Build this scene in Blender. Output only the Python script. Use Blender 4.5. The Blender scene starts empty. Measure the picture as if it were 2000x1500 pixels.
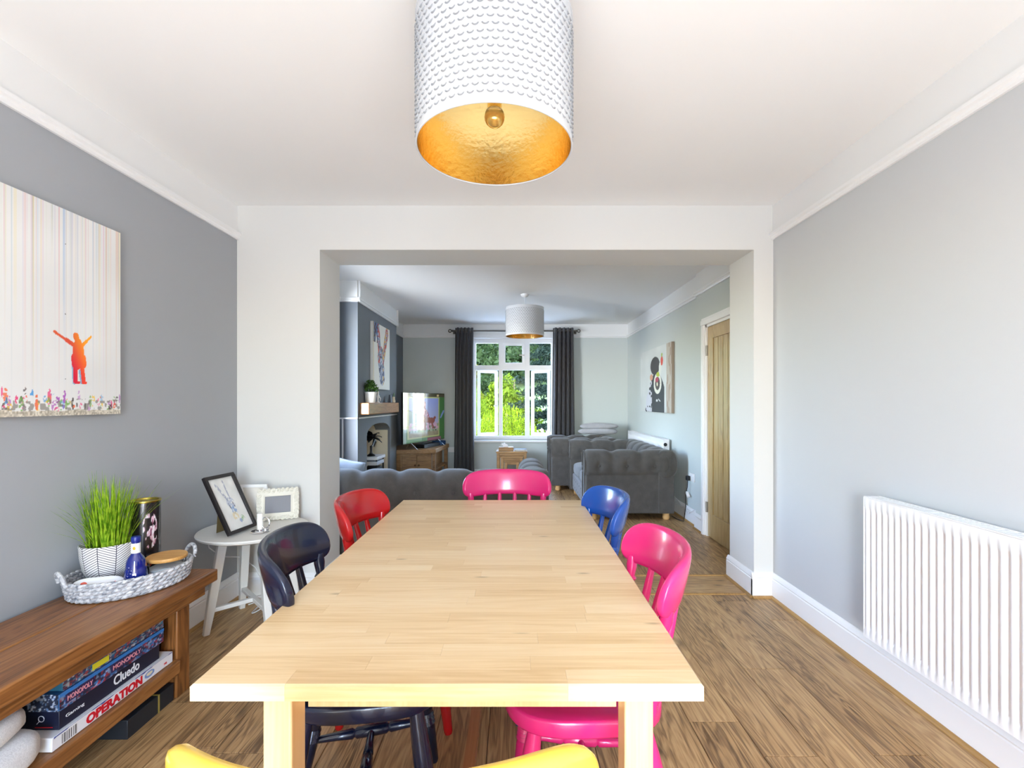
import bpy, bmesh, math, random
import numpy as np
from mathutils import Vector, Matrix, Euler

# ------------------------------------------------------------------ camera, world, light
S = bpy.context.scene
COL = S.collection
F = 930.0; VPX, VPY = 1008.0, 785.0; EYE = 1.235
cam_d = bpy.data.cameras.new('camera'); cam = bpy.data.objects.new('camera', cam_d); COL.objects.link(cam)
cam.location = (0, 0, EYE); cam.rotation_euler = (math.pi/2, 0, 0)
cam_d.sensor_width = 36.0; cam_d.lens = 36.0*F/2000.0
cam_d.shift_x = -(VPX-1000)/2000.0; cam_d.shift_y = (VPY-750)/2000.0
cam_d.clip_start = 0.02; cam_d.clip_end = 1000
S.camera = cam

w = bpy.data.worlds.new('world'); S.world = w; w.use_nodes = True
nt = w.node_tree; bg = nt.nodes['Background']
sky = nt.nodes.new('ShaderNodeTexSky'); sky.sky_type = 'NISHITA'; sky.sun_disc = False
sky.sun_elevation = math.radians(52); sky.sun_rotation = math.radians(200); sky.air_density = 1.0; sky.dust_density = 1.0
nt.links.new(sky.outputs[0], bg.inputs[0]); bg.inputs[1].default_value = 5.6

def sun_light(energy, el, az):
    d = bpy.data.lights.new('sun', 'SUN'); o = bpy.data.objects.new('sun', d); COL.objects.link(o)
    d.energy = energy; d.angle = 0.02; d.color = (1, .95, .86)
    v = Vector((math.cos(el)*math.sin(az), math.cos(el)*math.cos(az), math.sin(el)))
    o.rotation_euler = v.to_track_quat('Z', 'Y').to_euler()
sun_light(5.5, math.radians(56), math.radians(200))

def area(name, loc, rot, sx, sy, power, col, portal=False):
    d = bpy.data.lights.new(name, 'AREA'); o = bpy.data.objects.new(name, d); COL.objects.link(o)
    d.shape = 'RECTANGLE'; d.size = sx; d.size_y = sy; d.energy = power; d.color = col
    o.location = loc; o.rotation_euler = rot
    if portal: d.cycles.is_portal = True
    return o
# portals at the rear opening and lounge window, plus two added fill lamps
area('rear_opening_portal', (-0.05, -1.66, 1.1), (math.pi/2, 0, 0), .84, 2.2, 1, (1, 1, 1), True)
area('ceiling_fill_light', (-0.05, -.95, .35), (math.radians(172), 0, 0), 2.6, .9, 104, (.92, .95, 1.0))  # added fill lamp behind the camera, aimed up to brighten the ceiling
area('lounge_fill_light', (-3.25, 2.2, 1.25), Vector((1.3, 1.9, .03)).to_track_quat('-Z', 'Y').to_euler(), 1.9, 1.9, 470, (.88, .94, 1.0))  # added fill lamp outside the invented side window, brightens the lounge
area('lounge_window_portal', (-.045, 7.97, 1.45), (-math.pi/2, 0, 0), 1.3, 1.64, 1, (1, 1, 1), True)

S.view_settings.view_transform = 'Standard'; S.view_settings.look = 'None'
S.view_settings.exposure = 0.0; S.view_settings.gamma = 1.0; S.view_settings.use_curve_mapping = False
S.cycles.max_bounces = 10; S.cycles.diffuse_bounces = 6; S.cycles.glossy_bounces = 5
S.cycles.transparent_max_bounces = 12; S.cycles.sample_clamp_indirect = 6.0
S.cycles.caustics_reflective = False; S.cycles.caustics_refractive = False
S.cycles.use_denoising = True

rnd = random.Random(7); RNG = np.random.default_rng(11)
PI = math.pi

# ------------------------------------------------------------------ helpers
def at(px, py, d):
    return Vector(((px-VPX)*d/F, d, EYE-(py-VPY)*d/F))
def lin(c):
    return tuple(((x/255)/12.92 if x/255 <= .04045 else ((x/255+.055)/1.055)**2.4) for x in c)
def srgb(r, g, b): return lin((r, g, b)) + (1.0,)

MATS = {}
def _new(name):
    m = bpy.data.materials.new(name); m.use_nodes = True; MATS[name] = m
    return m, m.node_tree, m.node_tree.nodes['Principled BSDF']
def N(t, typ, **kw):
    n = t.nodes.new(typ)
    for k, v in kw.items(): setattr(n, k, v)
    return n
def mat(name, col, rough=.5, metal=0, spec=.5, bump=None, var=None, coat=0, emit=None, trans=0, sheen=0):
    if name in MATS: return MATS[name]
    m, t, b = _new(name); L = t.links
    c = srgb(*col)
    b.inputs['Base Color'].default_value = c; b.inputs['Roughness'].default_value = rough
    b.inputs['Metallic'].default_value = metal; b.inputs['Specular IOR Level'].default_value = spec
    b.inputs['Coat Weight'].default_value = coat; b.inputs['Transmission Weight'].default_value = trans
    b.inputs['Sheen Weight'].default_value = sheen
    if emit: b.inputs['Emission Color'].default_value = srgb(*emit[0]); b.inputs['Emission Strength'].default_value = emit[1]
    if bump or var:
        tc = N(t, 'ShaderNodeTexCoord')
    if var:
        n = N(t, 'ShaderNodeTexNoise'); n.inputs['Scale'].default_value = var[0]; n.inputs['Detail'].default_value = 5
        L.new(tc.outputs['Object'], n.inputs['Vector'])
        mx = N(t, 'ShaderNodeMix', data_type='RGBA')
        a = var[1]
        mx.inputs[6].default_value = tuple(x*(1-a) for x in c[:3])+(1,); mx.inputs[7].default_value = tuple(min(1, x*(1+a)) for x in c[:3])+(1,)
        L.new(n.outputs['Fac'], mx.inputs[0]); L.new(mx.outputs[2], b.inputs['Base Color'])
    if bump:
        n2 = N(t, 'ShaderNodeTexNoise'); n2.inputs['Scale'].default_value = bump[0]; n2.inputs['Detail'].default_value = 6
        L.new(tc.outputs['Object'], n2.inputs['Vector'])
        bp = N(t, 'ShaderNodeBump'); bp.inputs['Strength'].default_value = bump[1]; bp.inputs['Distance'].default_value = .004
        L.new(n2.outputs['Fac'], bp.inputs['Height']); L.new(bp.outputs['Normal'], b.inputs['Normal'])
    return m

def wood(name, dark, mid, light, axis='Y', scale=1.0, rough=.45, ring=.5, knots=.6, tint=.25, coat=0, streak=1.0, ks=.075):
    """procedural timber: long streaks, distorted growth rings, knots; every object gets its own offset and tone"""
    m, t, b = _new(name); L = t.links
    tc = N(t, 'ShaderNodeTexCoord'); oi = N(t, 'ShaderNodeObjectInfo')
    mul = N(t, 'ShaderNodeMath', operation='MULTIPLY'); mul.inputs[1].default_value = 37.3
    L.new(oi.outputs['Random'], mul.inputs[0])
    add = N(t, 'ShaderNodeVectorMath', operation='ADD'); L.new(tc.outputs['Object'], add.inputs[0])
    cmb = N(t, 'ShaderNodeCombineXYZ')
    for i in range(3): L.new(mul.outputs[0], cmb.inputs[i])
    L.new(cmb.outputs[0], add.inputs[1])
    mp = N(t, 'ShaderNodeMapping')
    k = {'X': (.09, 1, 1), 'Y': (1, .09, 1), 'Z': (1, 1, .09)}[axis]
    mp.inputs['Scale'].default_value = tuple(x*scale for x in k); L.new(add.outputs[0], mp.inputs['Vector'])
    n1 = N(t, 'ShaderNodeTexNoise'); n1.inputs['Scale'].default_value = 9; n1.inputs['Detail'].default_value = 4; n1.inputs['Distortion'].default_value = .6
    L.new(mp.outputs[0], n1.inputs['Vector'])
    # rings: sine of low frequency noise
    r1 = N(t, 'ShaderNodeMath', operation='MULTIPLY'); r1.inputs[1].default_value = 75; L.new(n1.outputs['Fac'], r1.inputs[0])
    r2 = N(t, 'ShaderNodeMath', operation='SINE'); L.new(r1.outputs[0], r2.inputs[0])
    n2 = N(t, 'ShaderNodeTexNoise'); n2.inputs['Scale'].default_value = 130; n2.inputs['Detail'].default_value = 5
    mp2 = N(t, 'ShaderNodeMapping'); mp2.inputs['Scale'].default_value = tuple((.03 if x < 1 else 1)*scale for x in k)
    L.new(add.outputs[0], mp2.inputs['Vector']); L.new(mp2.outputs[0], n2.inputs['Vector'])
    f1 = N(t, 'ShaderNodeMath', operation='MULTIPLY_ADD'); f1.inputs[1].default_value = .16*ring; f1.inputs[2].default_value = 0
    L.new(r2.outputs[0], f1.inputs[0])
    f2 = N(t, 'ShaderNodeMath', operation='MULTIPLY_ADD'); f2.inputs[1].default_value = .7*streak; L.new(n2.outputs['Fac'], f2.inputs[0]); L.new(f1.outputs[0], f2.inputs[2])
    f3 = N(t, 'ShaderNodeMath', operation='MULTIPLY_ADD'); f3.inputs[1].default_value = .55; L.new(n1.outputs['Fac'], f3.inputs[0]); L.new(f2.outputs[0], f3.inputs[2])
    off = N(t, 'ShaderNodeMath', operation='MULTIPLY_ADD'); off.inputs[1].default_value = tint; L.new(oi.outputs['Random'], off.inputs[0]); L.new(f3.outputs[0], off.inputs[2])
    off2 = N(t, 'ShaderNodeMath', operation='ADD'); off2.inputs[1].default_value = -.275-.35*(streak-1)-tint*.5+.15; L.new(off.outputs[0], off2.inputs[0])
    cr = N(t, 'ShaderNodeValToRGB'); e = cr.color_ramp.elements
    e[0].position = .2; e[0].color = srgb(*dark); e[1].position = .85; e[1].color = srgb(*light)
    md = e.new(.5); md.color = srgb(*mid)
    L.new(off2.outputs[0], cr.inputs[0])
    # knots
    v = N(t, 'ShaderNodeTexVoronoi', voronoi_dimensions='2D' if axis != 'Z' else '3D'); v.inputs['Scale'].default_value = 2.6
    mp3 = N(t, 'ShaderNodeMapping'); mp3.inputs['Scale'].default_value = tuple((.42 if x < 1 else 1.15)*scale for x in k)
    L.new(add.outputs[0], mp3.inputs['Vector']); L.new(mp3.outputs[0], v.inputs['Vector'])
    mr = N(t, 'ShaderNodeMapRange'); mr.inputs['From Min'].default_value = ks*.2; mr.inputs['From Max'].default_value = ks
    mr.inputs['To Min'].default_value = knots; mr.inputs['To Max'].default_value = 0; L.new(v.outputs['Distance'], mr.inputs['Value'])
    mx = N(t, 'ShaderNodeMix', data_type='RGBA'); mx.inputs[7].default_value = tuple(x*.45 for x in srgb(*dark)[:3])+(1,)
    L.new(mr.outputs[0], mx.inputs[0]); L.new(cr.outputs[0], mx.inputs[6]); L.new(mx.outputs[2], b.inputs['Base Color'])
    b.inputs['Roughness'].default_value = rough; b.inputs['Coat Weight'].default_value = coat; b.inputs['Coat Roughness'].default_value = .2
    bp = N(t, 'ShaderNodeBump'); bp.inputs['Strength'].default_value = .12; bp.inputs['Distance'].default_value = .002
    L.new(f2.outputs[0], bp.inputs['Height']); L.new(bp.outputs['Normal'], b.inputs['Normal'])
    return m

def fabric(name, c1, c2, scale=900, rough=.95):
    m, t, b = _new(name); L = t.links
    tc = N(t, 'ShaderNodeTexCoord')
    n = N(t, 'ShaderNodeTexNoise'); n.inputs['Scale'].default_value = scale; n.inputs['Detail'].default_value = 3
    n2 = N(t, 'ShaderNodeTexNoise'); n2.inputs['Scale'].default_value = 14
    for q in (n, n2): L.new(tc.outputs['Object'], q.inputs['Vector'])
    a = N(t, 'ShaderNodeMath', operation='MULTIPLY_ADD'); a.inputs[1].default_value = .75; a.inputs[2].default_value = .12-.12
    L.new(n.outputs['Fac'], a.inputs[0])
    a2 = N(t, 'ShaderNodeMath', operation='MULTIPLY_ADD'); a2.inputs[1].default_value = .25; L.new(n2.outputs['Fac'], a2.inputs[0]); L.new(a.outputs[0], a2.inputs[2])
    cr = N(t, 'ShaderNodeValToRGB'); e = cr.color_ramp.elements; e[0].position = .3; e[1].position = .7
    e[0].color = srgb(*c1); e[1].color = srgb(*c2)
    L.new(a2.outputs[0], cr.inputs[0]); L.new(cr.outputs[0], b.inputs['Base Color'])
    b.inputs['Roughness'].default_value = rough; b.inputs['Specular IOR Level'].default_value = .2; b.inputs['Sheen Weight'].default_value = .25
    bp = N(t, 'ShaderNodeBump'); bp.inputs['Strength'].default_value = .35; bp.inputs['Distance'].default_value = .002
    L.new(n.outputs['Fac'], bp.inputs['Height']); L.new(bp.outputs['Normal'], b.inputs['Normal'])
    return m

def print_mat(name, rough=.6, emit=0.0, coat=0):
    m, t, b = _new(name)
    a = N(t, 'ShaderNodeAttribute', attribute_name='Col')
    t.links.new(a.outputs['Color'], b.inputs['Base Color'])
    b.inputs['Roughness'].default_value = rough; b.inputs['Coat Weight'].default_value = coat; b.inputs['Coat Roughness'].default_value = .03
    if emit:
        t.links.new(a.outputs['Color'], b.inputs['Emission Color']); b.inputs['Emission Strength'].default_value = emit
    return m

def pane_mat():
    m, t, b = _new('window_glass'); L = t.links
    tr = N(t, 'ShaderNodeBsdfTransparent'); gl = N(t, 'ShaderNodeBsdfGlossy'); gl.inputs['Roughness'].default_value = .02
    fr = N(t, 'ShaderNodeFresnel'); fr.inputs['IOR'].default_value = 1.06
    mx = N(t, 'ShaderNodeMixShader'); L.new(fr.outputs[0], mx.inputs[0]); L.new(tr.outputs[0], mx.inputs[1]); L.new(gl.outputs[0], mx.inputs[2])
    L.new(mx.outputs[0], t.nodes['Material Output'].inputs['Surface'])
    return m

class MB:
    def __init__(s): s.v = []; s.f = []
    def add(s, vs, fs, M=None):
        o = len(s.v)
        s.v += [tuple(M @ Vector(p)) if M is not None else tuple(p) for p in vs]
        s.f += [tuple(i+o for i in f) for f in fs]; return s
    def box(s, x0, x1, y0, y1, z0, z1, M=None):
        vs = [(x0,y0,z0),(x1,y0,z0),(x1,y1,z0),(x0,y1,z0),(x0,y0,z1),(x1,y0,z1),(x1,y1,z1),(x0,y1,z1)]
        return s.add(vs, [(3,2,1,0),(4,5,6,7),(0,1,5,4),(1,2,6,5),(2,3,7,6),(3,0,4,7)], M)
    def rings(s, rings, closed=True, cap=True, M=None):
        """loft a list of equal-length rings of points"""
        n = len(rings[0]); vs = [p for r in rings for p in r]; fs = []
        for i in range(len(rings)-1):
            for j in range(n if closed else n-1):
                a = i*n+j; b = i*n+(j+1) % n
                fs.append((a, b, b+n, a+n))
        if cap:
            fs.append(tuple(range(n))[::-1]); fs.append(tuple(range((len(rings)-1)*n, len(rings)*n)))
        return s.add(vs, fs, M)
    def lathe(s, prof, seg=24, M=None, cap=True):
        return s.rings([[(r*math.cos(2*PI*j/seg), r*math.sin(2*PI*j/seg), z) for j in range(seg)] for r, z in prof], True, cap, M)
    def turned(s, p0, p1, prof, seg=14):
        p0, p1 = Vector(p0), Vector(p1); d = p1-p0; ln = d.length
        M = Matrix.Translation(p0) @ d.to_track_quat('Z', 'Y').to_matrix().to_4x4()
        return s.lathe([(r, t*ln) for t, r in prof], seg, M)
    def tube(s, pts, r, seg=8, closed=False):
        pts = [Vector(p) for p in pts]; rr = []
        n = len(pts); up = Vector((0, 0, 1))
        for i, p in enumerate(pts):
            if closed: d = pts[(i+1) % n]-pts[i-1]
            else: d = pts[min(i+1, n-1)]-pts[max(i-1, 0)]
            d.normalize()
            u = up if abs(d.dot(up)) < .95 else Vector((1, 0, 0))
            a = d.cross(u).normalized(); b = a.cross(d)
            ra = r[i] if isinstance(r, (list, tuple)) else r
            rr.append([tuple(p + a*ra*math.cos(2*PI*j/seg) + b*ra*math.sin(2*PI*j/seg)) for j in range(seg)])
        if closed: rr.append(rr[0]); return s.rings(rr, True, False)
        return s.rings(rr, True, True)
    def prism(s, poly, z0, z1, M=None):
        return s.rings([[(x, y, z0) for x, y in poly], [(x, y, z1) for x, y in poly]], True, True, M)
    def quad_ext(s, poly3, vec, M=None):
        v = Vector(vec)
        return s.rings([[tuple(p) for p in poly3], [tuple(Vector(p)+v) for p in poly3]], True, True, M)
    def ellipsoid(s, c, r, seg=12, ring=8, e=1.0):
        rr = []
        sg = lambda x, k: math.copysign(abs(x)**k, x)
        for i in range(ring+1):
            t = -PI/2+PI*i/ring; ct = max(math.cos(t), .0)
            rr.append([(c[0]+r[0]*sg(ct, e)*sg(math.cos(2*PI*j/seg), e), c[1]+r[1]*sg(ct, e)*sg(math.sin(2*PI*j/seg), e), c[2]+r[2]*sg(math.sin(t), e)) for j in range(seg)])
        return s.rings(rr, True, True)
    def build(s, name, m, parent=None, smooth=False, bevel=0, loc=None, rot=None, seg=2, sub=0, kind=None, label=None, angle=40):
        me = bpy.data.meshes.new(name); me.from_pydata(s.v, [], s.f)
        bm = bmesh.new(); bm.from_mesh(me)
        bmesh.ops.remove_doubles(bm, verts=bm.verts, dist=1e-6)
        bmesh.ops.recalc_face_normals(bm, faces=bm.faces); bm.to_mesh(me); bm.free()
        me.update()
        if m: me.materials.append(m)
        if smooth:
            me.shade_smooth()
            if angle: me.set_sharp_from_angle(angle=math.radians(angle))
        o = bpy.data.objects.new(name, me); COL.objects.link(o)
        if parent: o.parent = parent
        if loc: o.location = loc
        if rot: o.rotation_euler = rot
        if bevel:
            b = o.modifiers.new('bevel', 'BEVEL'); b.width = bevel; b.segments = seg; b.limit_method = 'ANGLE'; b.angle_limit = math.radians(35)
            b.harden_normals = False
            if not smooth: me.shade_smooth(); me.set_sharp_from_angle(angle=math.radians(30))
        if sub:
            q = o.modifiers.new('sub', 'SUBSURF'); q.levels = sub; q.render_levels = sub
        if kind: o['kind'] = kind
        if label: o['label'] = label
        return o
def tag(o, label, cat, group=None, kind=None):
    o['label'] = label; o['category'] = cat
    if group: o['group'] = group
    if kind: o['kind'] = kind
    return o
def thing(name, label, cat, loc=(0, 0, 0), rz=0, group=None, rot=None):
    o = bpy.data.objects.new(name, None); COL.objects.link(o); o.empty_display_size = .05
    o.location = loc; o.rotation_euler = rot if rot else (0, 0, rz)
    return tag(o, label, cat, group)
def struct(o):
    o['kind'] = 'structure'; return o
def shared(name, mesh, parent, loc, rot=(0, 0, 0), scale=(1, 1, 1)):
    o = bpy.data.objects.new(name, mesh); COL.objects.link(o); o.parent = parent
    o.location = loc; o.rotation_euler = rot; o.scale = scale
    return o
def text(name, body, size, m, parent, loc, rot, width=None, bold=0.0, shear=0.0, align='LEFT'):
    c = bpy.data.curves.new(name, 'FONT'); c.body = body; c.size = size; c.offset = bold; c.shear = shear
    c.align_x = align; c.extrude = .0004; c.resolution_u = 3
    o = bpy.data.objects.new(name, c); COL.objects.link(o)
    bpy.context.view_layer.update()
    me = bpy.data.meshes.new_from_object(o); bpy.data.objects.remove(o)
    me.materials.append(m)
    o = bpy.data.objects.new(name, me); COL.objects.link(o); o.parent = parent
    o.location = loc; o.rotation_euler = rot
    if width:
        xs = [v.co.x for v in me.vertices]; wd = max(xs)-min(xs); o.scale = (width/wd, 1, 1)
    return o
def panel(name, W, H, nx, ny, fn, m, parent, loc, rot):
    """flat printed sheet: colours computed per vertex from fn(u, v arrays) -> sRGB 0..255"""
    u, v = np.meshgrid(np.linspace(0, 1, nx), np.linspace(0, 1, ny))
    c = np.clip(fn(u, v), 0, 255)/255.0
    c = np.where(c <= .04045, c/12.92, ((c+.055)/1.055)**2.4)
    vs = np.stack([(u-.5)*W, (v-.5)*H, u*0], -1).reshape(-1, 3)
    i = np.arange(nx*ny).reshape(ny, nx)
    fs = np.stack([i[:-1, :-1], i[:-1, 1:], i[1:, 1:], i[1:, :-1]], -1).reshape(-1, 4)
    me = bpy.data.meshes.new(name); me.from_pydata(vs.tolist(), [], fs.tolist())
    at_ = me.color_attributes.new('Col', 'FLOAT_COLOR', 'POINT')
    at_.data.foreach_set('color', np.concatenate([c.reshape(-1, 3), np.ones((nx*ny, 1))], 1).astype(np.float32).ravel())
    me.materials.append(m)
    o = bpy.data.objects.new(name, me); COL.objects.link(o); o.parent = parent; o.location = loc; o.rotation_euler = rot
    return o
def cap(x, y, ax, ay, bx, by, r):
    dx, dy = bx-ax, by-ay; t = np.clip(((x-ax)*dx+(y-ay)*dy)/(dx*dx+dy*dy+1e-12), 0, 1)
    return np.hypot(x-ax-t*dx, y-ay-t*dy) < r
def ell(x, y, cx, cy, rx, ry): return ((x-cx)/rx)**2+((y-cy)/ry)**2 < 1
def put(img, mask, col, a=1.0):
    m = np.asarray(mask, float)[..., None]*a
    return img*(1-m)+np.array(col, float)*m
def vnoise(u, v, fx, fy, seed):
    g = np.random.default_rng(seed).random((int(fy)+3, int(fx)+3))
    x = u*fx; y = v*fy; i = np.floor(x).astype(int); j = np.floor(y).astype(int); a = x-i; b = y-j
    a = a*a*(3-2*a); b = b*b*(3-2*b)
    return g[j, i]*(1-a)*(1-b)+g[j, i+1]*a*(1-b)+g[j+1, i]*(1-a)*b+g[j+1, i+1]*a*b
FACE_XP = (PI/2, 0, PI/2); FACE_XM = (PI/2, 0, -PI/2); FACE_YM = (PI/2, 0, 0)

# ------------------------------------------------------------------ materials
CEIL = mat('ceiling_white', (244, 244, 243), .9, spec=.2)
FRIEZE = mat('frieze_white', (238, 238, 237), .85, spec=.2)
GLOSSW = mat('gloss_white', (243, 243, 243), .3)
LEFTW = mat('left_wall_slate_grey', (164, 167, 171), .85, spec=.25, bump=(160, .05))
RIGHTW = mat('right_wall_pale_grey', (198, 200, 202), .85, spec=.25, bump=(160, .05))
DIVW = mat('divider_off_white', (222, 222, 219), .85, spec=.25, bump=(120, .05))
LOUNGEW = mat('lounge_wall_sage_grey', (201, 208, 206), .85, spec=.25)
DARKW = mat('chimney_charcoal', (112, 117, 124), .75, spec=.3)
CREAM = mat('recess_cream', (222, 212, 190), .9)
OAK = wood('floor_oak', (106, 78, 48), (170, 133, 88), (204, 168, 118), 'Y', 1.35, .42, ring=.8, knots=.6, tint=.26, streak=.9, ks=.09)
OAKX = wood('floor_oak_cross', (106, 78, 48), (166, 130, 86), (200, 164, 114), 'X', 1.35, .42, ring=.8, knots=.7, tint=.3, streak=.8)
BEAD = wood('oak_bead', (126, 92, 48), (166, 126, 72), (190, 150, 92), 'Y', 1.5, .45, ring=.2, knots=0, tint=.1)
BIRCH = wood('birch_stave', (202, 166, 116), (222, 192, 146), (232, 210, 172), 'X', 1.2, .33, ring=.25, knots=.6, tint=.26, coat=.12, streak=.7, ks=.032)
BIRCHL = wood('birch_leg', (196, 158, 108), (214, 180, 132), (224, 196, 152), 'Z', 1.2, .4, ring=.2, knots=.2, tint=.1, streak=.6)
RUSTIC = wood('rustic_brown', (78, 46, 20), (136, 86, 44), (168, 114, 62), 'Y', 1.0, .38, ring=.7, knots=.6, tint=.12, coat=.1)
RUSTICZ = wood('rustic_brown_upright', (80, 48, 20), (140, 88, 44), (172, 116, 62), 'Z', 1.0, .38, ring=.6, knots=.4, tint=.1, coat=.1)
BEAM = wood('mantel_oak', (120, 74, 34), (170, 114, 60), (196, 142, 86), 'Y', 1.2, .3, ring=.5, knots=.4, tint=.1, coat=.3)
TVOAK = wood('tv_unit_oak', (92, 64, 36), (140, 104, 64), (170, 132, 88), 'X', 1.2, .5, ring=.5, knots=.5, tint=.15)
DOORW = wood('door_oak', (150, 120, 74), (186, 156, 104), (204, 178, 128), 'Z', 1.0, .3, ring=.5, knots=.1, tint=.12, coat=.3)
LIGHTW = mat('pale_turned_wood', (214, 172, 116), .45)
SOFA = fabric('sofa_tweed_grey', (60, 57, 54), (98, 94, 90), 700)
SOFAL = fabric('seat_cushion_grey', (96, 98, 100), (140, 142, 146), 700)
CURT = fabric('curtain_charcoal', (52, 52, 56), (66, 66, 70), 500)
BLACK = mat('black_satin', (20, 20, 22), .35)
BLACKM = mat('black_matt', (16, 16, 18), .7)
CHROME = mat('polished_silver', (225, 225, 228), .12, 1)
STEEL = mat('brushed_steel', (150, 148, 144), .35, 1)
GOLD = mat('gold_lining', (252, 220, 146), .2, 1, bump=(60, .35))
SHADEW = mat('shade_white', (200, 202, 205), .6)
TAB_SHADOW = mat('tab_painted_shadow', (150, 153, 157), .5)  # mid grey paints the shadow of the crescent slits into the tab colour
WHITEP = mat('white_plastic', (240, 240, 240), .35)
CABLEW = mat('white_cable', (228, 228, 228), .4)
RADW = mat('radiator_enamel', (245, 245, 246), .28)
SIDEW = mat('side_table_white', (230, 228, 222), .4, bump=(30, .04))
GLASS = pane_mat()
SCREENP = print_mat('screen_picture', .12, .2, coat=.6)
CANVASP = print_mat('canvas_print', .65)
WHITEC = mat('canvas_edge', (232, 232, 230), .8)
def paint(n, c): return mat(n, c, .24, spec=.5, coat=.25)
P_NAVY = paint('navy_gloss', (14, 22, 46)); P_RED = paint('red_gloss', (178, 18, 22)); P_BLUE = paint('blue_gloss', (18, 74, 158))
P_PINK = paint('pink_gloss', (216, 40, 112)); P_YEL = paint('yellow_gloss', (236, 194, 70))

# ------------------------------------------------------------------ room shell
XL, XR = -1.770, 1.631           # dining room
YD0, YD1 = 3.02, 3.36            # dividing wall
XLL, XLR, XLRN = -1.816, 1.790, 1.760   # lounge
YF = 7.64; H = 2.48; RAIL0, RAIL1 = 2.262, 2.305
YB = -1.45
def wallbox(name, m, *boxes):
    b = MB()
    for q in boxes: b.box(*q)
    return struct(b.build(name, m))
floor = struct(MB().box(-2.2, 2.1, YB-.3, 8.0, -.12, -.014).build('floor', mat('underlay', (70, 54, 40), .9)))
struct(MB().box(-2.2, 2.1, YB-.2, 8.0, H, H+.15).build('ceiling', CEIL))
wallbox('wall_left', LEFTW, (XL-.25, XL, YB-.2, YD0+.05, -.1, H))
wallbox('wall_right', RIGHTW, (XR, XR+.45, YB-.2, YD0+.05, -.1, H))
OX0, OX1, OZ = -1.245, 1.508, 2.20
wallbox('wall_divider', DIVW, (-2.1, OX0, YD0, YD1, -.1, H), (OX1, 2.1, YD0, YD1, -.1, H), (OX0, OX1, YD0, YD1, OZ, H))
wallbox('wall_rear', DIVW, (-2.1, -.47, YB-.2, YB, -.1, H), (.37, 2.1, YB-.2, YB, -.1, H), (-.47, .37, YB-.2, YB, 2.2, H))
WX0, WX1, WZ0, WZ1 = -.70, .615, .625, 2.262
wallbox('wall_far', LOUNGEW, (-2.2, WX0, YF, YF+.32, -.1, H), (WX1, 2.1, YF, YF+.32, -.1, H), (WX0, WX1, YF, YF+.32, -.1, WZ0), (WX0, WX1, YF, YF+.32, WZ1, H))
FY0, FY1 = 5.19, 6.15           # fireplace opening
CY0, CY1, CX = 4.89, 6.47, -1.627
SY0, SY1, SZ0, SZ1 = 3.46, 4.62, .75, 2.2      # added lounge side window, out of view, to let fill light in
wallbox('wall_lounge_left', DARKW, (-2.0, XLL, YD1, SY0, -.1, H), (-2.0, XLL, SY1, FY0-.1, -.1, H), (-2.3, XLL, FY0-.1, FY0, -.1, H), (-2.0, XLL, SY0, SY1, -.1, SZ0), (-2.0, XLL, SY0, SY1, SZ1, H), (-2.3, XLL, FY1, YF+.1, -.1, H), (-2.3, XLL, FY0, FY1, 1.0, H), (-2.3, -2.02, FY0, FY1, -.1, 1.0))
arch = [(CY0, -.05), (FY0, -.05), (FY0, .86)]
for i in range(1, 12):
    a = PI-PI*i/12; arch.append(((FY0+FY1)/2+(FY1-FY0)/2*math.copysign(abs(math.cos(a))**.8, math.cos(a)), .86+.125*math.sin(a)))
arch += [(FY1, .86), (FY1, -.05), (CY1, -.05), (CY1, H), (CY0, H)]
b = MB(); b.quad_ext([(CX, y, z) for y, z in arch], (XLL-CX, 0, 0)); struct(b.build('wall_chimney_breast', DARKW))
b = MB(); b.box(-2.02, -2.0, FY0, FY1, 0, 1.0); b.box(-2.0, CX-.03, FY0+.002, FY0+.006, 0, .97); b.box(-2.0, CX-.03, FY1-.006, FY1-.002, 0, .97); b.box(-2.0, CX-.01, FY0, FY1, -.01, .012)
struct(b.build('wall_fireplace_lining', CREAM))
DY0, DY1, DZ = 3.66, 4.41, 1.945
wallbox('wall_lounge_right', LOUNGEW, (XLR, 2.15, 4.66, YF+.1, -.1, H), (XLRN, 2.15, DY1, 4.66, -.1, H), (XLRN, 2.15, YD1-.02, DY0, -.1, H), (XLRN, 2.15, DY0, DY1, DZ, H), (1.95, 2.15, DY0, DY1, -.1, DZ))

# friezes and picture rails
def rail_prof(): return [(0, 0), (.012, 0), (.018, .008), (.018, .018), (.028, .026), (.028, .040), (.012, .043), (0, .043)]
tn = [0]
def run(profile, p0, p1, normal, m, z, name):
    """extrude a moulding profile (out, up) along p0->p1 at height z"""
    tn[0] += 1
    n = Vector(normal); bb = MB()
    r = [[(p[0]+n.x*a, p[1]+n.y*a, z+c) for a, c in profile] for p in (p0, p1)]
    bb.rings(r); return struct(bb.build('%s_%d' % (name, tn[0]), m))
def frieze(p0, p1, normal):
    run([(0, 0), (.004, 0), (.004, H-RAIL1+.004), (0, H-RAIL1+.004)], p0, p1, normal, FRIEZE, RAIL1-.004, 'trim_frieze')
    run(rail_prof(), p0, p1, normal, GLOSSW, RAIL0, 'trim_picture_rail')
frieze((XL, YB), (XL, YD0+.0), (1, 0)); frieze((XR, YB), (XR, YD0), (-1, 0))
frieze((XLR, 4.66), (XLR, YF), (-1, 0)); frieze((XLRN, YD1), (XLRN, 4.66), (-1, 0)); frieze((XLL, YF), (XLR, YF), (0, -1))
frieze((XLL, YD1), (XLL, CY0), (1, 0)); frieze((XLL, CY0), (CX+.027, CY0), (0, -1)); frieze((CX, CY0-.027), (CX, CY1+.027), (1, 0)); frieze((XLL, CY1), (CX+.027, CY1), (0, 1)); frieze((XLL, CY1), (XLL, YF), (1, 0))
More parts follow.
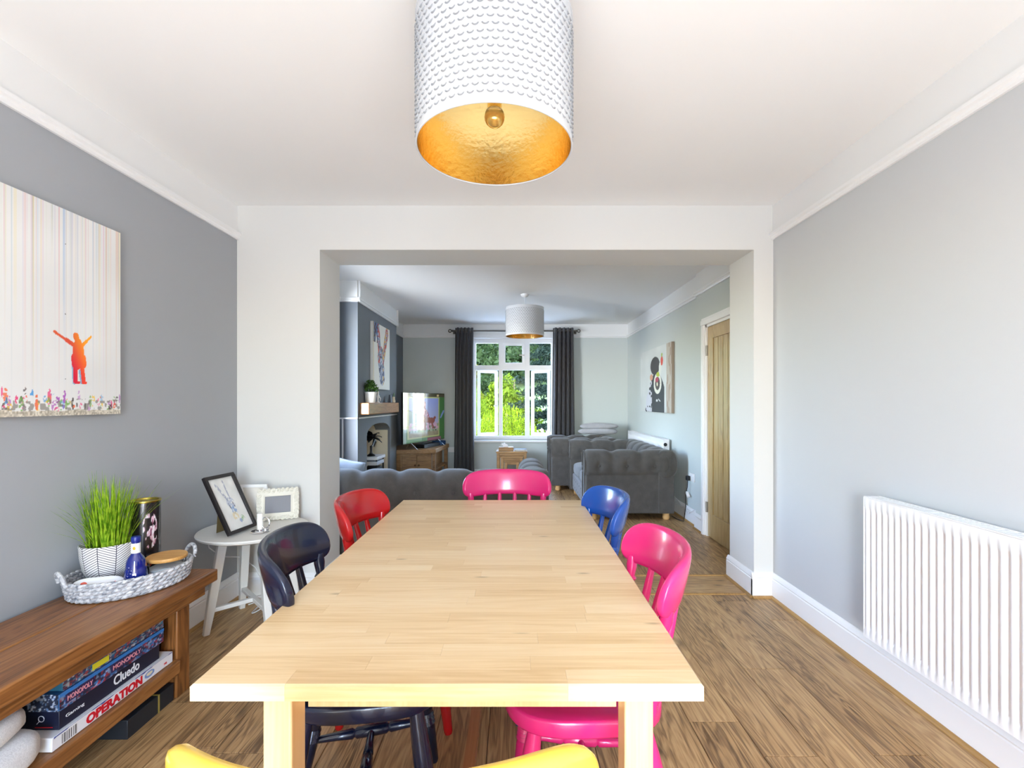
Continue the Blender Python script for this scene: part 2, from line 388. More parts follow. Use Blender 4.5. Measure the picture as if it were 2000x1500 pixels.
# skirting boards and floor beads
SK = [(0, 0), (.018, 0), (.018, .115), (.014, .120), (.018, .128), (.012, .142), (.006, .152), (0, .154)]
BD = [(.0, 0), (.034, 0), (.034, .004), (.030, .010), (.022, .014), (.0, .014)]
def skirt(p0, p1, n, bead=True, side='left'):
    run(SK, p0, p1, n, GLOSSW, 0, 'baseboard_'+side)
    if bead: run(BD, p0, p1, n, BEAD, 0, 'trim_floor_bead')
e = .018
skirt((XL, YB), (XL, YD0), (1, 0), side='left'); skirt((XR, YB), (XR, YD0), (-1, 0), side='right')
skirt((XL, YD0), (OX0+e, YD0), (0, -1), side='divider'); skirt((OX1-e, YD0), (XR, YD0), (0, -1), side='divider')
skirt((OX0, YD0-e+.0015), (OX0, YD1+e), (1, 0), side='divider'); skirt((OX1, YD0-e+.0015), (OX1, YD1+e), (-1, 0), side='divider')
skirt((XLR, 4.66), (XLR, YF), (-1, 0), side='lounge_right'); skirt((XLRN, 4.48), (XLRN, 4.66), (-1, 0), side='lounge_right')
skirt((XLL, YF), (XLR, YF), (0, -1), side='far'); skirt((XLL, YD1), (XLL, CY0), (1, 0), side='lounge_left')

# floor planks: each one its own piece
pk = [MB().box(-.5, .5, -.5, .5, -.014, 0).build('floor_plank', q, floor) for q in (OAK, OAKX)]
for q in pk: bpy.data.objects.remove(bpy.data.objects[q.name]) if False else None
PLM = []
def plank(x0, x1, y0, y1, m, first=[None]):
    g = .0011
    b = MB(); cx, cy = (x0+x1)/2, (y0+y1)/2; hx, hy = (x1-x0)/2-g, (y1-y0)/2-g; c = .0015
    b.rings([[(-hx, -hy, -.014), (hx, -hy, -.014), (hx, hy, -.014), (-hx, hy, -.014)], [(-hx, -hy, -c), (hx, -hy, -c), (hx, hy, -c), (-hx, hy, -c)],
             [(-hx+c, -hy+c, 0), (hx-c, -hy+c, 0), (hx-c, hy-c, 0), (-hx+c, hy-c, 0)]])
    return b.build('floor_plank', m, floor, loc=(cx, cy, 0))
for q in pk: bpy.data.objects.remove(q)
def lay(x0, x1, y0, y1, wd, ln, m, seed):
    r = random.Random(seed); x = x0-.07
    while x < x1-.01:
        a, b_ = max(x, x0), min(x+wd, x1); y = y0-r.uniform(.05, ln*.9)
        while y < y1-.01:
            c, d = max(y, y0), min(y+ln, y1)
            if d-c > .02 and b_-a > .008: plank(a, b_, c, d, m)
            y += ln
        x += wd
lay(XL, XR, YB, 3.05, .193, 1.29, OAK, 3)
lay(XLL, XLR, 3.40, YF, .193, 1.29, OAK, 5)
x = OX0
for ln in (.95, 1.2, .61):
    x1 = min(x+ln, OX1); plank(x, x1, 3.07, 3.225, OAKX); x = x1
x = OX0
for ln in (.5, 1.25, 1.1):
    x1 = min(x+ln, OX1); plank(x, x1, 3.225, 3.38, OAKX); x = x1
for yy in (3.045, 3.375):
    b = MB(); b.rings([[(xx, yy+a, c) for a, c in [(0, 0), (.03, 0), (.027, .005), (.015, .008), (.003, .005)]] for xx in (OX0+.02, OX1-.02)])
    struct(b.build('trim_threshold', BEAD))

# ------------------------------------------------------------------ lounge window
win = bpy.data.objects.new('window_1', None); COL.objects.link(win); struct(win)
win['label'] = 'white timber lounge window with two open casements'
FY = 7.74; M0, M1 = (-.283, -.222), (.145, .222); T0, T1 = 1.752, 1.83
b = MB()
b.box(WX0, WX0+.045, FY, FY+.08, WZ0, WZ1); b.box(WX1-.045, WX1, FY, FY+.08, WZ0, WZ1)
b.box(WX0+.01, WX1-.01, FY+.001, FY+.079, WZ1-.07, WZ1); b.box(WX0+.01, WX1-.01, FY+.001, FY+.079, WZ0, WZ0+.055)
b.box(M0[0], M0[1], FY+.002, FY+.078, WZ0+.02, WZ1-.02); b.box(M1[0], M1[1], FY+.002, FY+.078, WZ0+.02, WZ1-.02); b.box(WX0+.02, WX1-.02, FY+.004, FY+.076, T0, T1)
b.build('window_frame', GLOSSW, win)
b = MB(); b.box(WX0-.03, WX1+.03, YF-.06, FY+.02, WZ0-.035, WZ0); b.build('window_sill', GLOSSW, win, bevel=.006)
b = MB(); b.box(WX0, WX0+.004, YF-.002, FY, WZ0, WZ1); b.box(WX1-.004, WX1, YF-.002, FY, WZ0, WZ1); b.box(WX0, WX1, YF-.002, FY, WZ1-.004, WZ1); b.build('window_reveal', GLOSSW, win)
def sash(x0, x1, z0, z1, M, fw=.038, name='casement'):
    b = MB(); w_, h_ = x1-x0, z1-z0
    b.box(0, fw, 0, .04, 0, h_); b.box(w_-fw, w_, 0, .04, 0, h_); b.box(fw, w_-fw, 0, .04, 0, fw+.008); b.box(fw, w_-fw, 0, .04, h_-fw, h_)
    s_ = b.build(name, GLOSSW, win, bevel=.004); s_.matrix_local = M
    g = MB(); g.box(fw, w_-fw, .018, .022, fw, h_-fw); g.build('pane', GLASS, s_)
    k = MB(); k.box(w_-.03, w_-.012, -.03, 0, h_*.45, h_*.45+.016); k.box(w_-.09, w_-.012, -.034, -.024, h_*.45, h_*.45+.016)
    k.build('latch', STEEL, s_)
    return s_
sash(WX0+.045, M0[0], WZ0+.055, T0, Matrix.Translation((WX0+.085, FY+.05, WZ0+.055)) @ Matrix.Rotation(math.radians(34), 4, 'Z'))
sash(M1[1], WX1-.045, WZ0+.055, T0, Matrix.Translation((WX1-.075, FY+.05, WZ0+.055)) @ Matrix.Rotation(math.radians(-34), 4, 'Z') @ Matrix.Translation((-(WX1-.045-M1[1]), 0, 0)))
sash(M0[1], M1[0], T1-.01, WZ1-.07, Matrix.Translation((M0[1], FY+.01, T1-.01)) @ Matrix.Rotation(math.radians(6), 4, 'X'), .045, 'top_vent')
for (a, c, z0, z1) in ((WX0+.045, M0[0], T1, WZ1-.07), (M1[1], WX1-.045, T1, WZ1-.07), (M0[1], M1[0], WZ0+.055, T0)):
    MB().box(a, c, FY+.035, FY+.039, z0, z1).build('pane', GLASS, win)
sw = bpy.data.objects.new('added_light_window', None); COL.objects.link(sw); struct(sw)  # invented window, unseen, made for the lounge fill lamp
b = MB(); b.box(-1.98, -1.91, SY0, SY0+.05, SZ0, SZ1); b.box(-1.98, -1.91, SY1-.05, SY1, SZ0, SZ1); b.box(-1.98, -1.91, SY0+.05, SY1-.05, SZ0, SZ0+.05); b.box(-1.98, -1.91, SY0+.05, SY1-.05, SZ1-.05, SZ1); b.build('window_frame', GLOSSW, sw)
# added opening behind the camera, sized to let light in: frame only
gd = bpy.data.objects.new('door_2', None); COL.objects.link(gd); struct(gd)
b = MB(); b.box(-.47, -.43, YB-.12, YB-.04, 0, 2.2); b.box(.33, .37, YB-.12, YB-.04, 0, 2.2); b.box(-.43, .33, YB-.12, YB-.04, 2.14, 2.2); b.build('door_frame', GLOSSW, gd, bevel=.004)

# ------------------------------------------------------------------ lounge door
door = bpy.data.objects.new('door_1', None); COL.objects.link(door); struct(door); door['label'] = 'oak boarded door in white frame beside the opening'
def archi(y0, y1, z0, z1):
    bb = MB(); bb.box(XLRN-.02, XLRN, y0, y1, z0, z1); bb.box(XLRN-.028, XLRN-.015, y0+.012 if y1-y0 < .2 else y0, y1-.012 if y1-y0 < .2 else y1, z0, z1 if y1-y0 < .2 else z1-.02)
    return bb
archi(DY1, DY1+.068, 0, DZ).build('architrave', GLOSSW, door, bevel=.004)
archi(DY0-.068, DY0, 0, DZ).build('architrave', GLOSSW, door, bevel=.004)
archi(DY0-.068, DY1+.068, DZ, DZ+.068).build('architrave', GLOSSW, door, bevel=.004)
b = MB(); b.box(XLRN-.004, XLRN+.12, DY1-.022, DY1, 0, DZ); b.box(XLRN-.004, XLRN+.12, DY0, DY0+.022, 0, DZ); b.box(XLRN-.004, XLRN+.12, DY0, DY1, DZ-.022, DZ); b.build('door_lining', GLOSSW, door)
lx0, lx1 = XLRN+.006, XLRN+.044; a0, a1, z1 = DY0+.025, DY1-.025, DZ-.025
leaf = MB(); leaf.box(lx0, lx1, a1-.105, a1, .008, z1); leaf.box(lx0, lx1, a0, a0+.105, .008, z1); leaf.box(lx0, lx1, a0+.105, a1-.105, z1-.11, z1); leaf.box(lx0, lx1, a0+.105, a1-.105, .008, .22)
lf = leaf.build('door_leaf', DOORW, door, bevel=.003)
nb = 5; bw = (a1-a0-.21)/nb
for i in range(nb):
    MB().box(lx0+.008, lx1-.008, a0+.105+i*bw+.0045, a0+.105+(i+1)*bw-.0045, .22, z1-.11).build('board', DOORW, lf, bevel=.003)
for zz in (.22, 1.66):
    b = MB(); b.box(XLRN-.006, XLRN+.008, a1-.004, a1+.022, zz, zz+.095); b.turned((XLRN-.005, a1+.006, zz), (XLRN-.005, a1+.006, zz+.095), [(0, .006), (1, .006)], 8); b.build('hinge', STEEL, door)

# ------------------------------------------------------------------ dining table
TX0, TX1, TY0, TY1, TZ, TT = -.571, .329, .833, 2.405, .74, .029
tb = thing('dining_table', 'long birch block dining table in the centre of the room', 'table', ((TX0+TX1)/2, (TY0+TY1)/2, 0))
tcx, tcy = tb.location.x, tb.location.y
r = random.Random(21); ymid = TY0+.80
for lo, hi in ((TY0, ymid), (ymid, TY1)):
    top = MB().box(TX0-tcx+.004, TX1-tcx-.004, lo-tcy+.004, hi-tcy-.004, TZ-TT+.001, TZ-TT+.006).build('tabletop_leaf', BIRCHL, tb)
    n = round((hi-lo)/.0465); st = (hi-lo)/n
    for i in range(n):
        y0, y1 = lo+i*st, lo+(i+1)*st; x = TX0; first = True
        while x < TX1-.005:
            ln = r.uniform(.1, .5) if first else r.uniform(.22, .62); first = False
            x1 = min(x+ln, TX1)
            if TX1-x1 < .1: x1 = TX1
            g = .00015; ch = .0035
            xa, xb, ya, yb = x-tcx+g, x1-tcx-g, y0-tcy+g, y1-tcy-g
            if i == 0 and lo == TY0: ya2 = ya+ch
            else: ya2 = ya
            xa2 = xa+ch if x == TX0 else xa; xb2 = xb-ch if x1 == TX1 else xb
            yb2 = yb-ch if (i == n-1 and hi == TY1) else yb
            if i == n-1 and hi == ymid: yb = yb2 = yb-.0012
            b = MB(); zz = TZ-TT
            cxx, cyy = (xa+xb)/2, (ya+yb)/2
            b.rings([[(p-cxx, q-cyy, zz) for p, q in ((xa, ya), (xb, ya), (xb, yb), (xa, yb))], [(p-cxx, q-cyy, TZ-ch) for p, q in ((xa, ya), (xb, ya), (xb, yb), (xa, yb))],
                     [(p-cxx, q-cyy, TZ) for p, q in ((xa2, ya2), (xb2, ya2), (xb2, yb2), (xa2, yb2))]])
            b.build('stave', BIRCH, top, loc=(cxx, cyy, 0))
            x = x1
for lx in (-.459, .197):
    for ly in (.862, 2.32):
        MB().box(-.026, .026, -.03, .03, 0, TZ-TT).build('leg', BIRCHL, tb, bevel=.004, loc=(lx+.026-tcx, ly+.03-tcy, 0))
for ly in (.94, 2.30):
    MB().box(-.405-tcx, .195-tcx, ly-tcy-.012, ly-tcy+.012, TZ-TT-.07, TZ-TT).build('apron', BIRCHL, tb)
for lx in (-.43, .225):
    MB().box(lx-tcx-.011, lx-tcx+.011, .925-tcy, 2.32-tcy, TZ-TT-.07, TZ-TT).build('apron', BIRCHL, tb)
MB().box(-.162-tcx, -.128-tcx, .9-tcy, 2.36-tcy, .085, .125).build('floor_stretcher', wood('stretcher_orange', (130, 84, 48), (164, 112, 68), (184, 132, 86), 'Y', 1, .4, ring=.2, knots=0), tb)
for ly in (.892, 2.35):
    MB().box(-.407-tcx, .197-tcx, ly-tcy-.02, ly-tcy+.02, .085, .125).build('foot_rail', BIRCHL, tb)

# ------------------------------------------------------------------ dining chairs
def make_chair(m, label, x, y, rz):
    t = thing('dining_chair', label, 'chair', (x, y, 0), rz, 'painted spindle-back chairs around the dining table')
    # seat: rounded slab with a soft saddle
    def outline(k):
        pts = []
        for j in range(40):
            a = 2*PI*j/40; c, s_ = math.cos(a), math.sin(a)
            ex = .62; px = .205*math.copysign(abs(c)**ex, c); py = .205*math.copysign(abs(s_)**ex, s_)
            px *= 1+.07*(py/.205)
            py += .022*(1-(px/.22)**2) if py > .1 else 0
            pts.append((px*k, py*k))
        return pts
    b = MB(); rr = []
    for k, z in ((.93, .408), (.985, .411), (1, .417), (1, .447), (.99, .452), (.965, .455)):
        rr.append([(px, py, z) for px, py in outline(k)])
    for k in (.8, .6, .35, .12):
        rr.append([(px, py, .455-.012*(1-k)**.6*(1.2 if py < .03 else .7)) for px, py in outline(k)])
    b.rings(rr); b.build('seat', m, t, smooth=True, angle=50)
    prof = [(0, .013), (.02, .016), (.30, .021), (.33, .018), (.345, .024), (.365, .018), (.38, .024), (.40, .018), (.415, .024), (.435, .019), (.47, .0235), (.62, .026), (.8, .0225), (.97, .017), (1, .016)]
    profb = [(0, .0135), (.5, .020), (.8, .021), (1, .016)]
    fl = {}
    for sx in (-1, 1):
        b = MB(); b.turned((sx*.190, .195, 0), (sx*.148, .135, .425), prof, 16); b.build('leg', m, t, smooth=True)
        b = MB(); b.turned((sx*.178, -.225, 0), (sx*.138, -.138, .425), prof if sx else profb, 16); b.build('leg', m, t, smooth=True)
        ps = [(0, .010), (.2, .013), (.33, .0165), (.35, .012), (.37, .0175), (.5, .0185), (.63, .0175), (.65, .012), (.67, .0165), (.8, .013), (1, .010)]
        b = MB(); b.turned((sx*.171, -.19, .135), (sx*.173, .172, .155), ps, 12); b.build('stretcher', m, t, smooth=True)
    b = MB(); b.turned((-.171, -.01, .145), (.171, -.01, .145), ps, 12); b.build('stretcher', m, t, smooth=True)
    # top rail: arched, dished and rounded at the ends
    HW, tilt = .236, math.radians(13)
    def railpt(u):
        x_ = HW*math.sin(u*1.05)/math.sin(1.05)
        y_ = -.262+.105*abs(u)**2.0
        zc = .785-.012*u*u-.006*u**4
        hh = .128*max(1-abs(u)**8, 0)**.5+.012
        return x_, y_, zc, hh
    b = MB(); rr = []
    us = [math.sin(PI/2*k/24) if False else k/24 for k in range(-24, 25)]
    us = [math.copysign(1-(1-abs(u))**1.5, u) for u in us]
    for u in us:
        x_, y_, zc, hh = railpt(u); th = .0155*(.55+.45*max(1-abs(u)**6, 0)**.5)
        du = 1e-3; xa, ya, _, _ = railpt(min(u+du, 1)); xb, yb, _, _ = railpt(max(u-du, -1))
        tx, ty = xa-xb, ya-yb; l = math.hypot(tx, ty); nx, ny = -ty/l, tx/l
        ring = []
        for j in range(16):
            a = 2*PI*j/16; ca, sa = math.cos(a), math.sin(a)
            p = th*math.copysign(abs(ca)**.6, ca); q = hh/2*math.copysign(abs(sa)**.6, sa)
            ring.append((x_+nx*p, y_+ny*p-q*math.sin(tilt), zc+q*math.cos(tilt)))
        rr.append(ring)
    b.rings(rr); b.build('top_rail', m, t, smooth=True, angle=70)
    pst = [(0, .013), (.08, .016), (.12, .0125), (.3, .0205), (.5, .018), (.62, .012), (.645, .019), (.67, .0125), (.7, .019), (.73, .0125), (.76, .019), (.79, .0125), (.9, .017), (1, .015)]
    def attach(u):
        x_, y_, zc, hh = railpt(u); z_ = zc-hh/2*math.cos(tilt)+.02
        return Vector((x_, y_+.012, z_))
    for sx in (-1, 1):
        b = MB(); b.turned((sx*.165, -.150, .445), attach(sx*.80), pst, 14); b.build('back_post', m, t, smooth=True)
    for k in (-.54, -.18, .18, .54):
        b = MB(); p0 = Vector((k*.235, -.168, .445)); p1 = attach(k*.83)
        d = (p1-p0); 
        b.turned(p0, p1, [(0, .009), (.3, .0125), (.7, .0125), (1, .0095)], 10); b.build('spindle', m, t, smooth=True)
    return t
R = math.radians
make_chair(P_NAVY, 'glossy navy blue spindle-back chair beside the white side table', -.437, 1.415, R(-79))
make_chair(P_RED, 'glossy red spindle-back chair on the far left of the dining table', -.44, 1.97, R(-92))
make_chair(P_BLUE, 'bright blue spindle-back chair on the far right of the dining table', .185, 2.03, R(96))
make_chair(P_PINK, 'hot pink spindle-back chair at the near right side of the dining table', .192, 1.365, R(88))
make_chair(P_PINK, 'hot pink spindle-back chair at the far end of the dining table', -.05, 2.44, R(180))
yc = make_chair(P_YEL, 'pale yellow chair at the near end of the dining table, back to the camera', -.148, .705, 0); yc.scale = (1, 1, 1.047)

# ------------------------------------------------------------------ pendant lamps
def pendant(label, x, y, zb, h, r_, tabs):
    t = thing('pendant_lamp', label, 'lamp', (x, y, zb), 0, 'white drum pendant lamps')
    sg = 96
    b = MB(); b.rings([[(q*math.cos(2*PI*j/sg), q*math.sin(2*PI*j/sg), z) for j in range(sg)] for q, z in ((r_, 0), (r_, h))], True, False); b.build('shade', SHADEW, t, smooth=True)
    b = MB(); b.rings([[(q*math.cos(2*PI*j/sg), q*math.sin(2*PI*j/sg), z) for j in range(sg)] for q, z in ((r_-.003, .001), (r_-.003, h-.001))], True, False); b.build('gold_lining', GOLD, t, smooth=True, label='gold metal lining')
    for z in (0, h):
        b = MB(); b.tube([(r_*math.cos(2*PI*j/64), r_*math.sin(2*PI*j/64), z) for j in range(64)], .0028, 6, True); b.build('rim', SHADEW, t, smooth=True)
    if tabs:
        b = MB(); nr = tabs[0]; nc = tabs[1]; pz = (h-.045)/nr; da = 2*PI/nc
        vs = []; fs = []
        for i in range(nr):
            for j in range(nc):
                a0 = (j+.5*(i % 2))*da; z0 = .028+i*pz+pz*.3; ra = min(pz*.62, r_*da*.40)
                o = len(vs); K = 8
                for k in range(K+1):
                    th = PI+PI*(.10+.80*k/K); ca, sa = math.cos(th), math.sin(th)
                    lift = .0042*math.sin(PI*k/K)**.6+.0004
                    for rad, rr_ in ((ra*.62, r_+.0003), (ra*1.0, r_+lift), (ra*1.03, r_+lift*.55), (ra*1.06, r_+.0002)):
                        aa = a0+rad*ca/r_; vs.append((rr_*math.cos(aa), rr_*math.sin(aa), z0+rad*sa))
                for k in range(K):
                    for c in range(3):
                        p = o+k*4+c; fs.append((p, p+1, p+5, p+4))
        b.add(vs, fs); b.build('crescent_tabs', TAB_SHADOW, t, kind='stuff')
    # fitting
    b = MB(); b.lathe([(.0, .0), (.018, .0), (.021, .02), (.021, .06), (.016, .07), (.012, .09), (0, .09)], 16, Matrix.Translation((0, 0, h*.30))); b.build('lamp_holder', GOLD, t, smooth=True)
    b = MB(); b.ellipsoid((0, 0, h*.30-.012), (.03, .03, .03), 16, 10); b.build('bulb', mat('bulb_amber', (222, 178, 96), .15, .6), t, smooth=True)
    b = MB(); b.tube([(.03*math.cos(2*PI*j/20), .03*math.sin(2*PI*j/20), h*.62) for j in range(20)], .003, 6, True)
    for k in range(3):
        a = 2*PI*k/3+.4; b.tube([(.03*math.cos(a), .03*math.sin(a), h*.62), (.12*math.cos(a), .12*math.sin(a), h*.62), (r_*math.cos(a), r_*math.sin(a), h-.004)], .0022, 6)
    b.build('spider', WHITEP, t, smooth=True)
    b = MB(); b.tube([(0, 0, h*.30+.08), (0, 0, H-zb-.02)], .0035, 8); b.build('cord', CABLEW, t, smooth=True)
    b = MB(); b.lathe([(0, -.038), (.012, -.038), (.03, -.03), (.046, -.015), (.05, 0), (0, 0)], 24, Matrix.Translation((0, 0, H-zb))); b.build('ceiling_rose', WHITEP, t, smooth=True)
pendant('large white drum pendant lamp with gold lining above the dining table', -.063, 1.393, 1.972, .36, .225, (17, 56))
pendant('white drum pendant lamp hanging in front of the lounge window', .10, 5.51, 1.995, .325, .22, (17, 50))

# ------------------------------------------------------------------ radiators
def radiator(label, xf, y0, y1, z0, z1, xwall, valve_end):
    t = thing('radiator', label, 'radiator', (xf, (y0+y1)/2, z0))
    L_, hh = y1-y0, z1-z0; nr = round(L_/.0325); n = nr*8
    rows = [0, .03, .05, hh-.06, hh-.04, hh]
    amp = [0, 0, .011, .011, 0, 0]
    vs = []; fs = []
    for zi, z in enumerate(rows):
        for i in range(n+1):
            ph = (i/8) % 1; c = .5-.5*math.cos(2*PI*ph); c = min(1, max(0, (c-.15)/.6)); c = c*c*(3-2*c)
            vs.append((-(-.012+.012*(1-amp[zi]/.011)+.012*c*(amp[zi]/.011)) if amp[zi] else 0, -L_/2+L_*i/n, z))
    for zi in range(len(rows)-1):
        for i in range(n):
            p = zi*(n+1)+i; fs.append((p, p+1, p+n+2, p+n+1))
    b = MB(); b.add(vs, fs); b.build('ribbed_panel', RADW, t, smooth=True, angle=60)
    d = xwall-xf
    MB().box(0, d-.03, -L_/2-.003, -L_/2, 0, hh).build('side_panel', RADW, t, bevel=.001); MB().box(0, d-.03, L_/2, L_/2+.003, .0, hh).build('side_panel', RADW, t, bevel=.001)
    b = MB(); b.box(0, .008, -L_/2, L_/2, hh-.001, hh+.004); b.box(d-.04, d-.03, -L_/2, L_/2, hh-.001, hh+.004)
    for i in range(int(L_/.02)+1): b.box(.008, d-.04, -L_/2+i*.02, -L_/2+i*.02+.006, hh-.001, hh+.003)
    b.build('top_grille', RADW, t)
    b = MB(); b.box(d-.035, d-.03, -L_/2+.003, L_/2-.003, .0, hh-.004); b.build('back_panel', RADW, t)
    b = MB(); b.box(.004, d-.036, -L_/2+.003, L_/2-.003, 0, .003); b.build('bottom_edge', RADW, t)
    for q in (-.35, .35): MB().box(d-.03, d, q*L_-.02, q*L_+.02, .1, hh-.1).build('wall_bracket', RADW, t)
    s_ = valve_end; ye = s_*(L_/2+.02); xm = d*.45
    b = MB(); b.tube([(d-.002, ye, -.022), (xm+.012, ye, -.022), (xm, ye, -.012), (xm, ye, .05)], .0075, 10); b.turned((xm, ye, .04), (xm, s_*L_/2, .04), [(0, .009), (1, .009)], 10); b.build('valve_pipe', CHROME, t, smooth=True)
    b = MB(); b.turned((xm, ye, .055), (xm, ye, .105), [(0, .012), (.1, .016), (.8, .015), (1, .010)], 14); b.build('valve_cap', WHITEP, t, smooth=True)
    return t
radiator('white ribbed panel radiator on the pale grey dining room wall', 1.53, .55, 2.096, .205, .818, XR, 1)
rl = radiator('white radiator half hidden behind the grey sofa in the lounge', 1.693, 5.47, 7.2, .2, .80, XLR, -1)
b = MB(); b.turned((.02, -.867, .545), (.02, -.875, .545), [(0, .02), (1, .02)], 16); b.build('end_knob', BLACK, rl, smooth=True)

# ------------------------------------------------------------------ left wall canvas (colour rain)
def canvas(name, label, W_, H_, centre, rot, fn, nx, ny, dep=.032, edge=None):
    t = thing(name, label, 'picture', centre, rot=rot)
    MB().box(-W_/2, W_/2, -H_/2, H_/2, -dep, 0).build('stretched_canvas', edge or WHITEC, t)
    panel('printed_face', W_, H_, nx, ny, fn, CANVASP, t, (0, 0, .0008), (0, 0, 0))
    return t
def rain(u, v):
    W_, H_ = 1.19, .792; x = u*W_; z = v*H_
    img = np.ones(u.shape+(3,))*np.array([228, 228, 227.])
    g = vnoise(u, v, 8, 5, 1)[..., None]; img += (g-.5)*10
    rr = np.random.default_rng(5); pal = [(206, 60, 70), (70, 130, 200), (230, 190, 60), (230, 130, 60), (200, 120, 170), (120, 150, 210), (200, 210, 190), (120, 100, 90), (170, 190, 230)]
    for k in range(210):
        xc = rr.random()*W_; wd = rr.choice([.0012, .002, .003, .006], p=[.45, .3, .18, .07]); ln = rr.choice([1.0, rr.uniform(.2, .7)]); a = rr.uniform(.08, .34)*(1 if wd < .004 else .45)
        fade = np.clip((v-(1-ln))/.25+.25*(ln == 1.0), 0, 1)*np.clip(.25+.9*(v-.3), .12, 1)
        img = put(img, np.abs(x-xc) < wd, pal[rr.integers(len(pal))], (fade*a)[..., None])
    # figure of a child with raised arms, centre about .21 m from the right edge
    fx, fz = x-(W_-.205), z-.125
    body = cap(fx, fz, .004, .145, .006, .10, .024) | cap(fx, fz, -.004, .10, -.002, .076, .022) | cap(fx, fz, .018, .10, .02, .078, .020) | cap(fx, fz, .004, .165, .002, .15, .014)
    legs = cap(fx, fz, -.008, .07, -.008, .008, .009) | cap(fx, fz, .020, .07, .028, .008, .009) | cap(fx, fz, -.004, .004, .008, .004, .005) | cap(fx, fz, .024, .004, .038, .004, .005)
    head = cap(fx, fz, -.006, .188, -.004, .18, .0125) | cap(fx, fz, -.003, .17, 0, .16, .008)
    arms = cap(fx, fz, -.014, .150, -.045, .166, .0085) | cap(fx, fz, -.045, .166, -.085, .186, .005) | cap(fx, fz, .02, .15, .04, .172, .0065) | cap(fx, fz, .04, .172, .06, .192, .0045) | cap(fx, fz, -.085, .186, -.092, .192, .006)
    sh = cap(fx, fz, -.016, .08, -.012, .004, .008) | cap(fx, fz, .012, .05, .02, .004, .007)
    img = put(img, sh, (130, 170, 200))
    m = body | legs | head | arms
    t = np.clip((fz-.02)/.16, 0, 1)[..., None]; c2 = np.array([222, 30, 56])*(1-t)+np.array([238, 130, 40])*t
    c2 = c2+np.clip(fx/.03, -1, 1)[..., None]*np.array([18, 40, -10])
    img = np.where(m[..., None], c2, img)
    # splashes along the base
    for k in range(150):
        xc = rr.random()*W_; zc = rr.uniform(.03, .085)*rr.random()**.5+.012; wd = rr.uniform(.003, .010); hh = rr.uniform(.006, .03)
        img = put(img, ell(x, z, xc, zc, wd, hh) & (vnoise(u, v, 160, 110, k) > .42), [(226, 50, 110), (80, 150, 210), (240, 190, 50), (120, 170, 90), (170, 90, 180), (70, 60, 60), (235, 110, 70)][rr.integers(7)], rr.uniform(.4, .95))
    gz = .022+.010*(vnoise(u, v, 30, 1, 77)-.5); gr = z < gz
    n = vnoise(u, v, 240, 120, 9)[..., None]; img = np.where(gr[..., None], np.array([196, 188, 172])+(n-.5)*90, img)
    band = (z > gz) & (z < gz+.04) & (vnoise(u, v, 110, 60, 10) > .62)
    img = put(img, band, (110, 104, 96), .6)
    for zz in (.62, .35, .10): img = put(img, ell(x, z, W_-.255, zz+.04, .0025, .0022), (40, 40, 40))
    return img
canvas('canvas_picture', 'white canvas of coloured paint drips with small red figure, dining room left wall', 1.19, .792, (-1.735, 1.492, 1.579), FACE_XP, rain, 560, 300)

# ------------------------------------------------------------------ bench, games, blanket
BZ, BX0, BX1, BY0, BY1 = .488, -1.752, -1.335, .70, 2.137
bn = thing('rustic_bench', 'dark stained chunky wooden bench shelf along the grey wall', 'bench', ((BX0+BX1)/2, (BY0+BY1)/2, 0))
bx, by = bn.location.x, bn.location.y
xm = -1.545
for a, c in ((BX0, xm), (xm, BX1)):
    MB().box(a-bx+.0022, c-bx-.0022, BY0-by, BY1-by, BZ-.052, BZ).build('top_plank', RUSTIC, bn, bevel=.006)
MB().box(-1.412-bx, -1.375-bx, BY0+.03-by, BY1-.03-by, BZ-.105, BZ-.053).build('apron', RUSTIC, bn, bevel=.003)
for lx in (-1.481, -1.735):
    for ly in (1.982, .78):
        MB().box(lx-bx, lx+.071-bx, ly-by, ly+.075-by, 0, BZ-.053).build('leg', RUSTICZ, bn, bevel=.004)
for ly in (2.0, .8):
    MB().box(-1.664-bx, -1.481-bx, ly-by, ly+.045-by, .11, BZ-.053).build('end_panel', RUSTICZ, bn)
for a, c in ((-1.74, -1.575), (-1.573, -1.395)):
    MB().box(a-bx, c-bx, .80-by, 1.981-by, .108, .164).build('shelf_plank', RUSTIC, bn, bevel=.005)

T_WHITE = mat('ink_white', (235, 236, 240), .5); T_RED = mat('ink_red', (206, 22, 40), .5); T_GREY = mat('ink_grey', (150, 155, 165), .5); T_YEL = mat('ink_yellow', (230, 220, 50), .5); T_INK = mat('ink_black', (24, 24, 28), .5); T_BLUE = mat('ink_blue', (70, 110, 190), .5)
def gbox(label, x0, x1, y0, y1, z0, z1, m, lid=None):
    t = thing('board_game_box', label, 'box', ((x0+x1)/2, (y0+y1)/2, z0), 0, 'board games stacked on the bench shelf')
    X, Y, Z = (x1-x0)/2, (y1-y0)/2, z1-z0
    MB().box(-X, X, -Y, Y, .0006, Z-.0006).build('lid', m, t, bevel=.0015)
    return t, X, Y, Z
def strip_print(seed, base, cols, dens=.55):
    def fn(u, v):
        img = np.ones(u.shape+(3,))*np.array(base, float); n = vnoise(u, v, 40, 6, seed); n2 = vnoise(u, v, 16, 3, seed+1)
        for i, c in enumerate(cols):
            img = put(img, (vnoise(u, v, 46, 7, seed+10+i) > dens+.05*i), c, .8)
        return img*(.75+.5*n2[..., None])
    return fn
PRN = print_mat('box_print', .45)
GX = -1.415
t, X, Y, Z = gbox('white board game box with OPERATION in red, bottom of the stack', -1.70, GX, 1.452, 1.962, .1648, .2085, mat('box_white', (236, 236, 238), .5))
text('lettering', 'OPERATION', .040, T_RED, t, (X+.0008, -Y+.115, .007), FACE_XP, .235, bold=.0020)
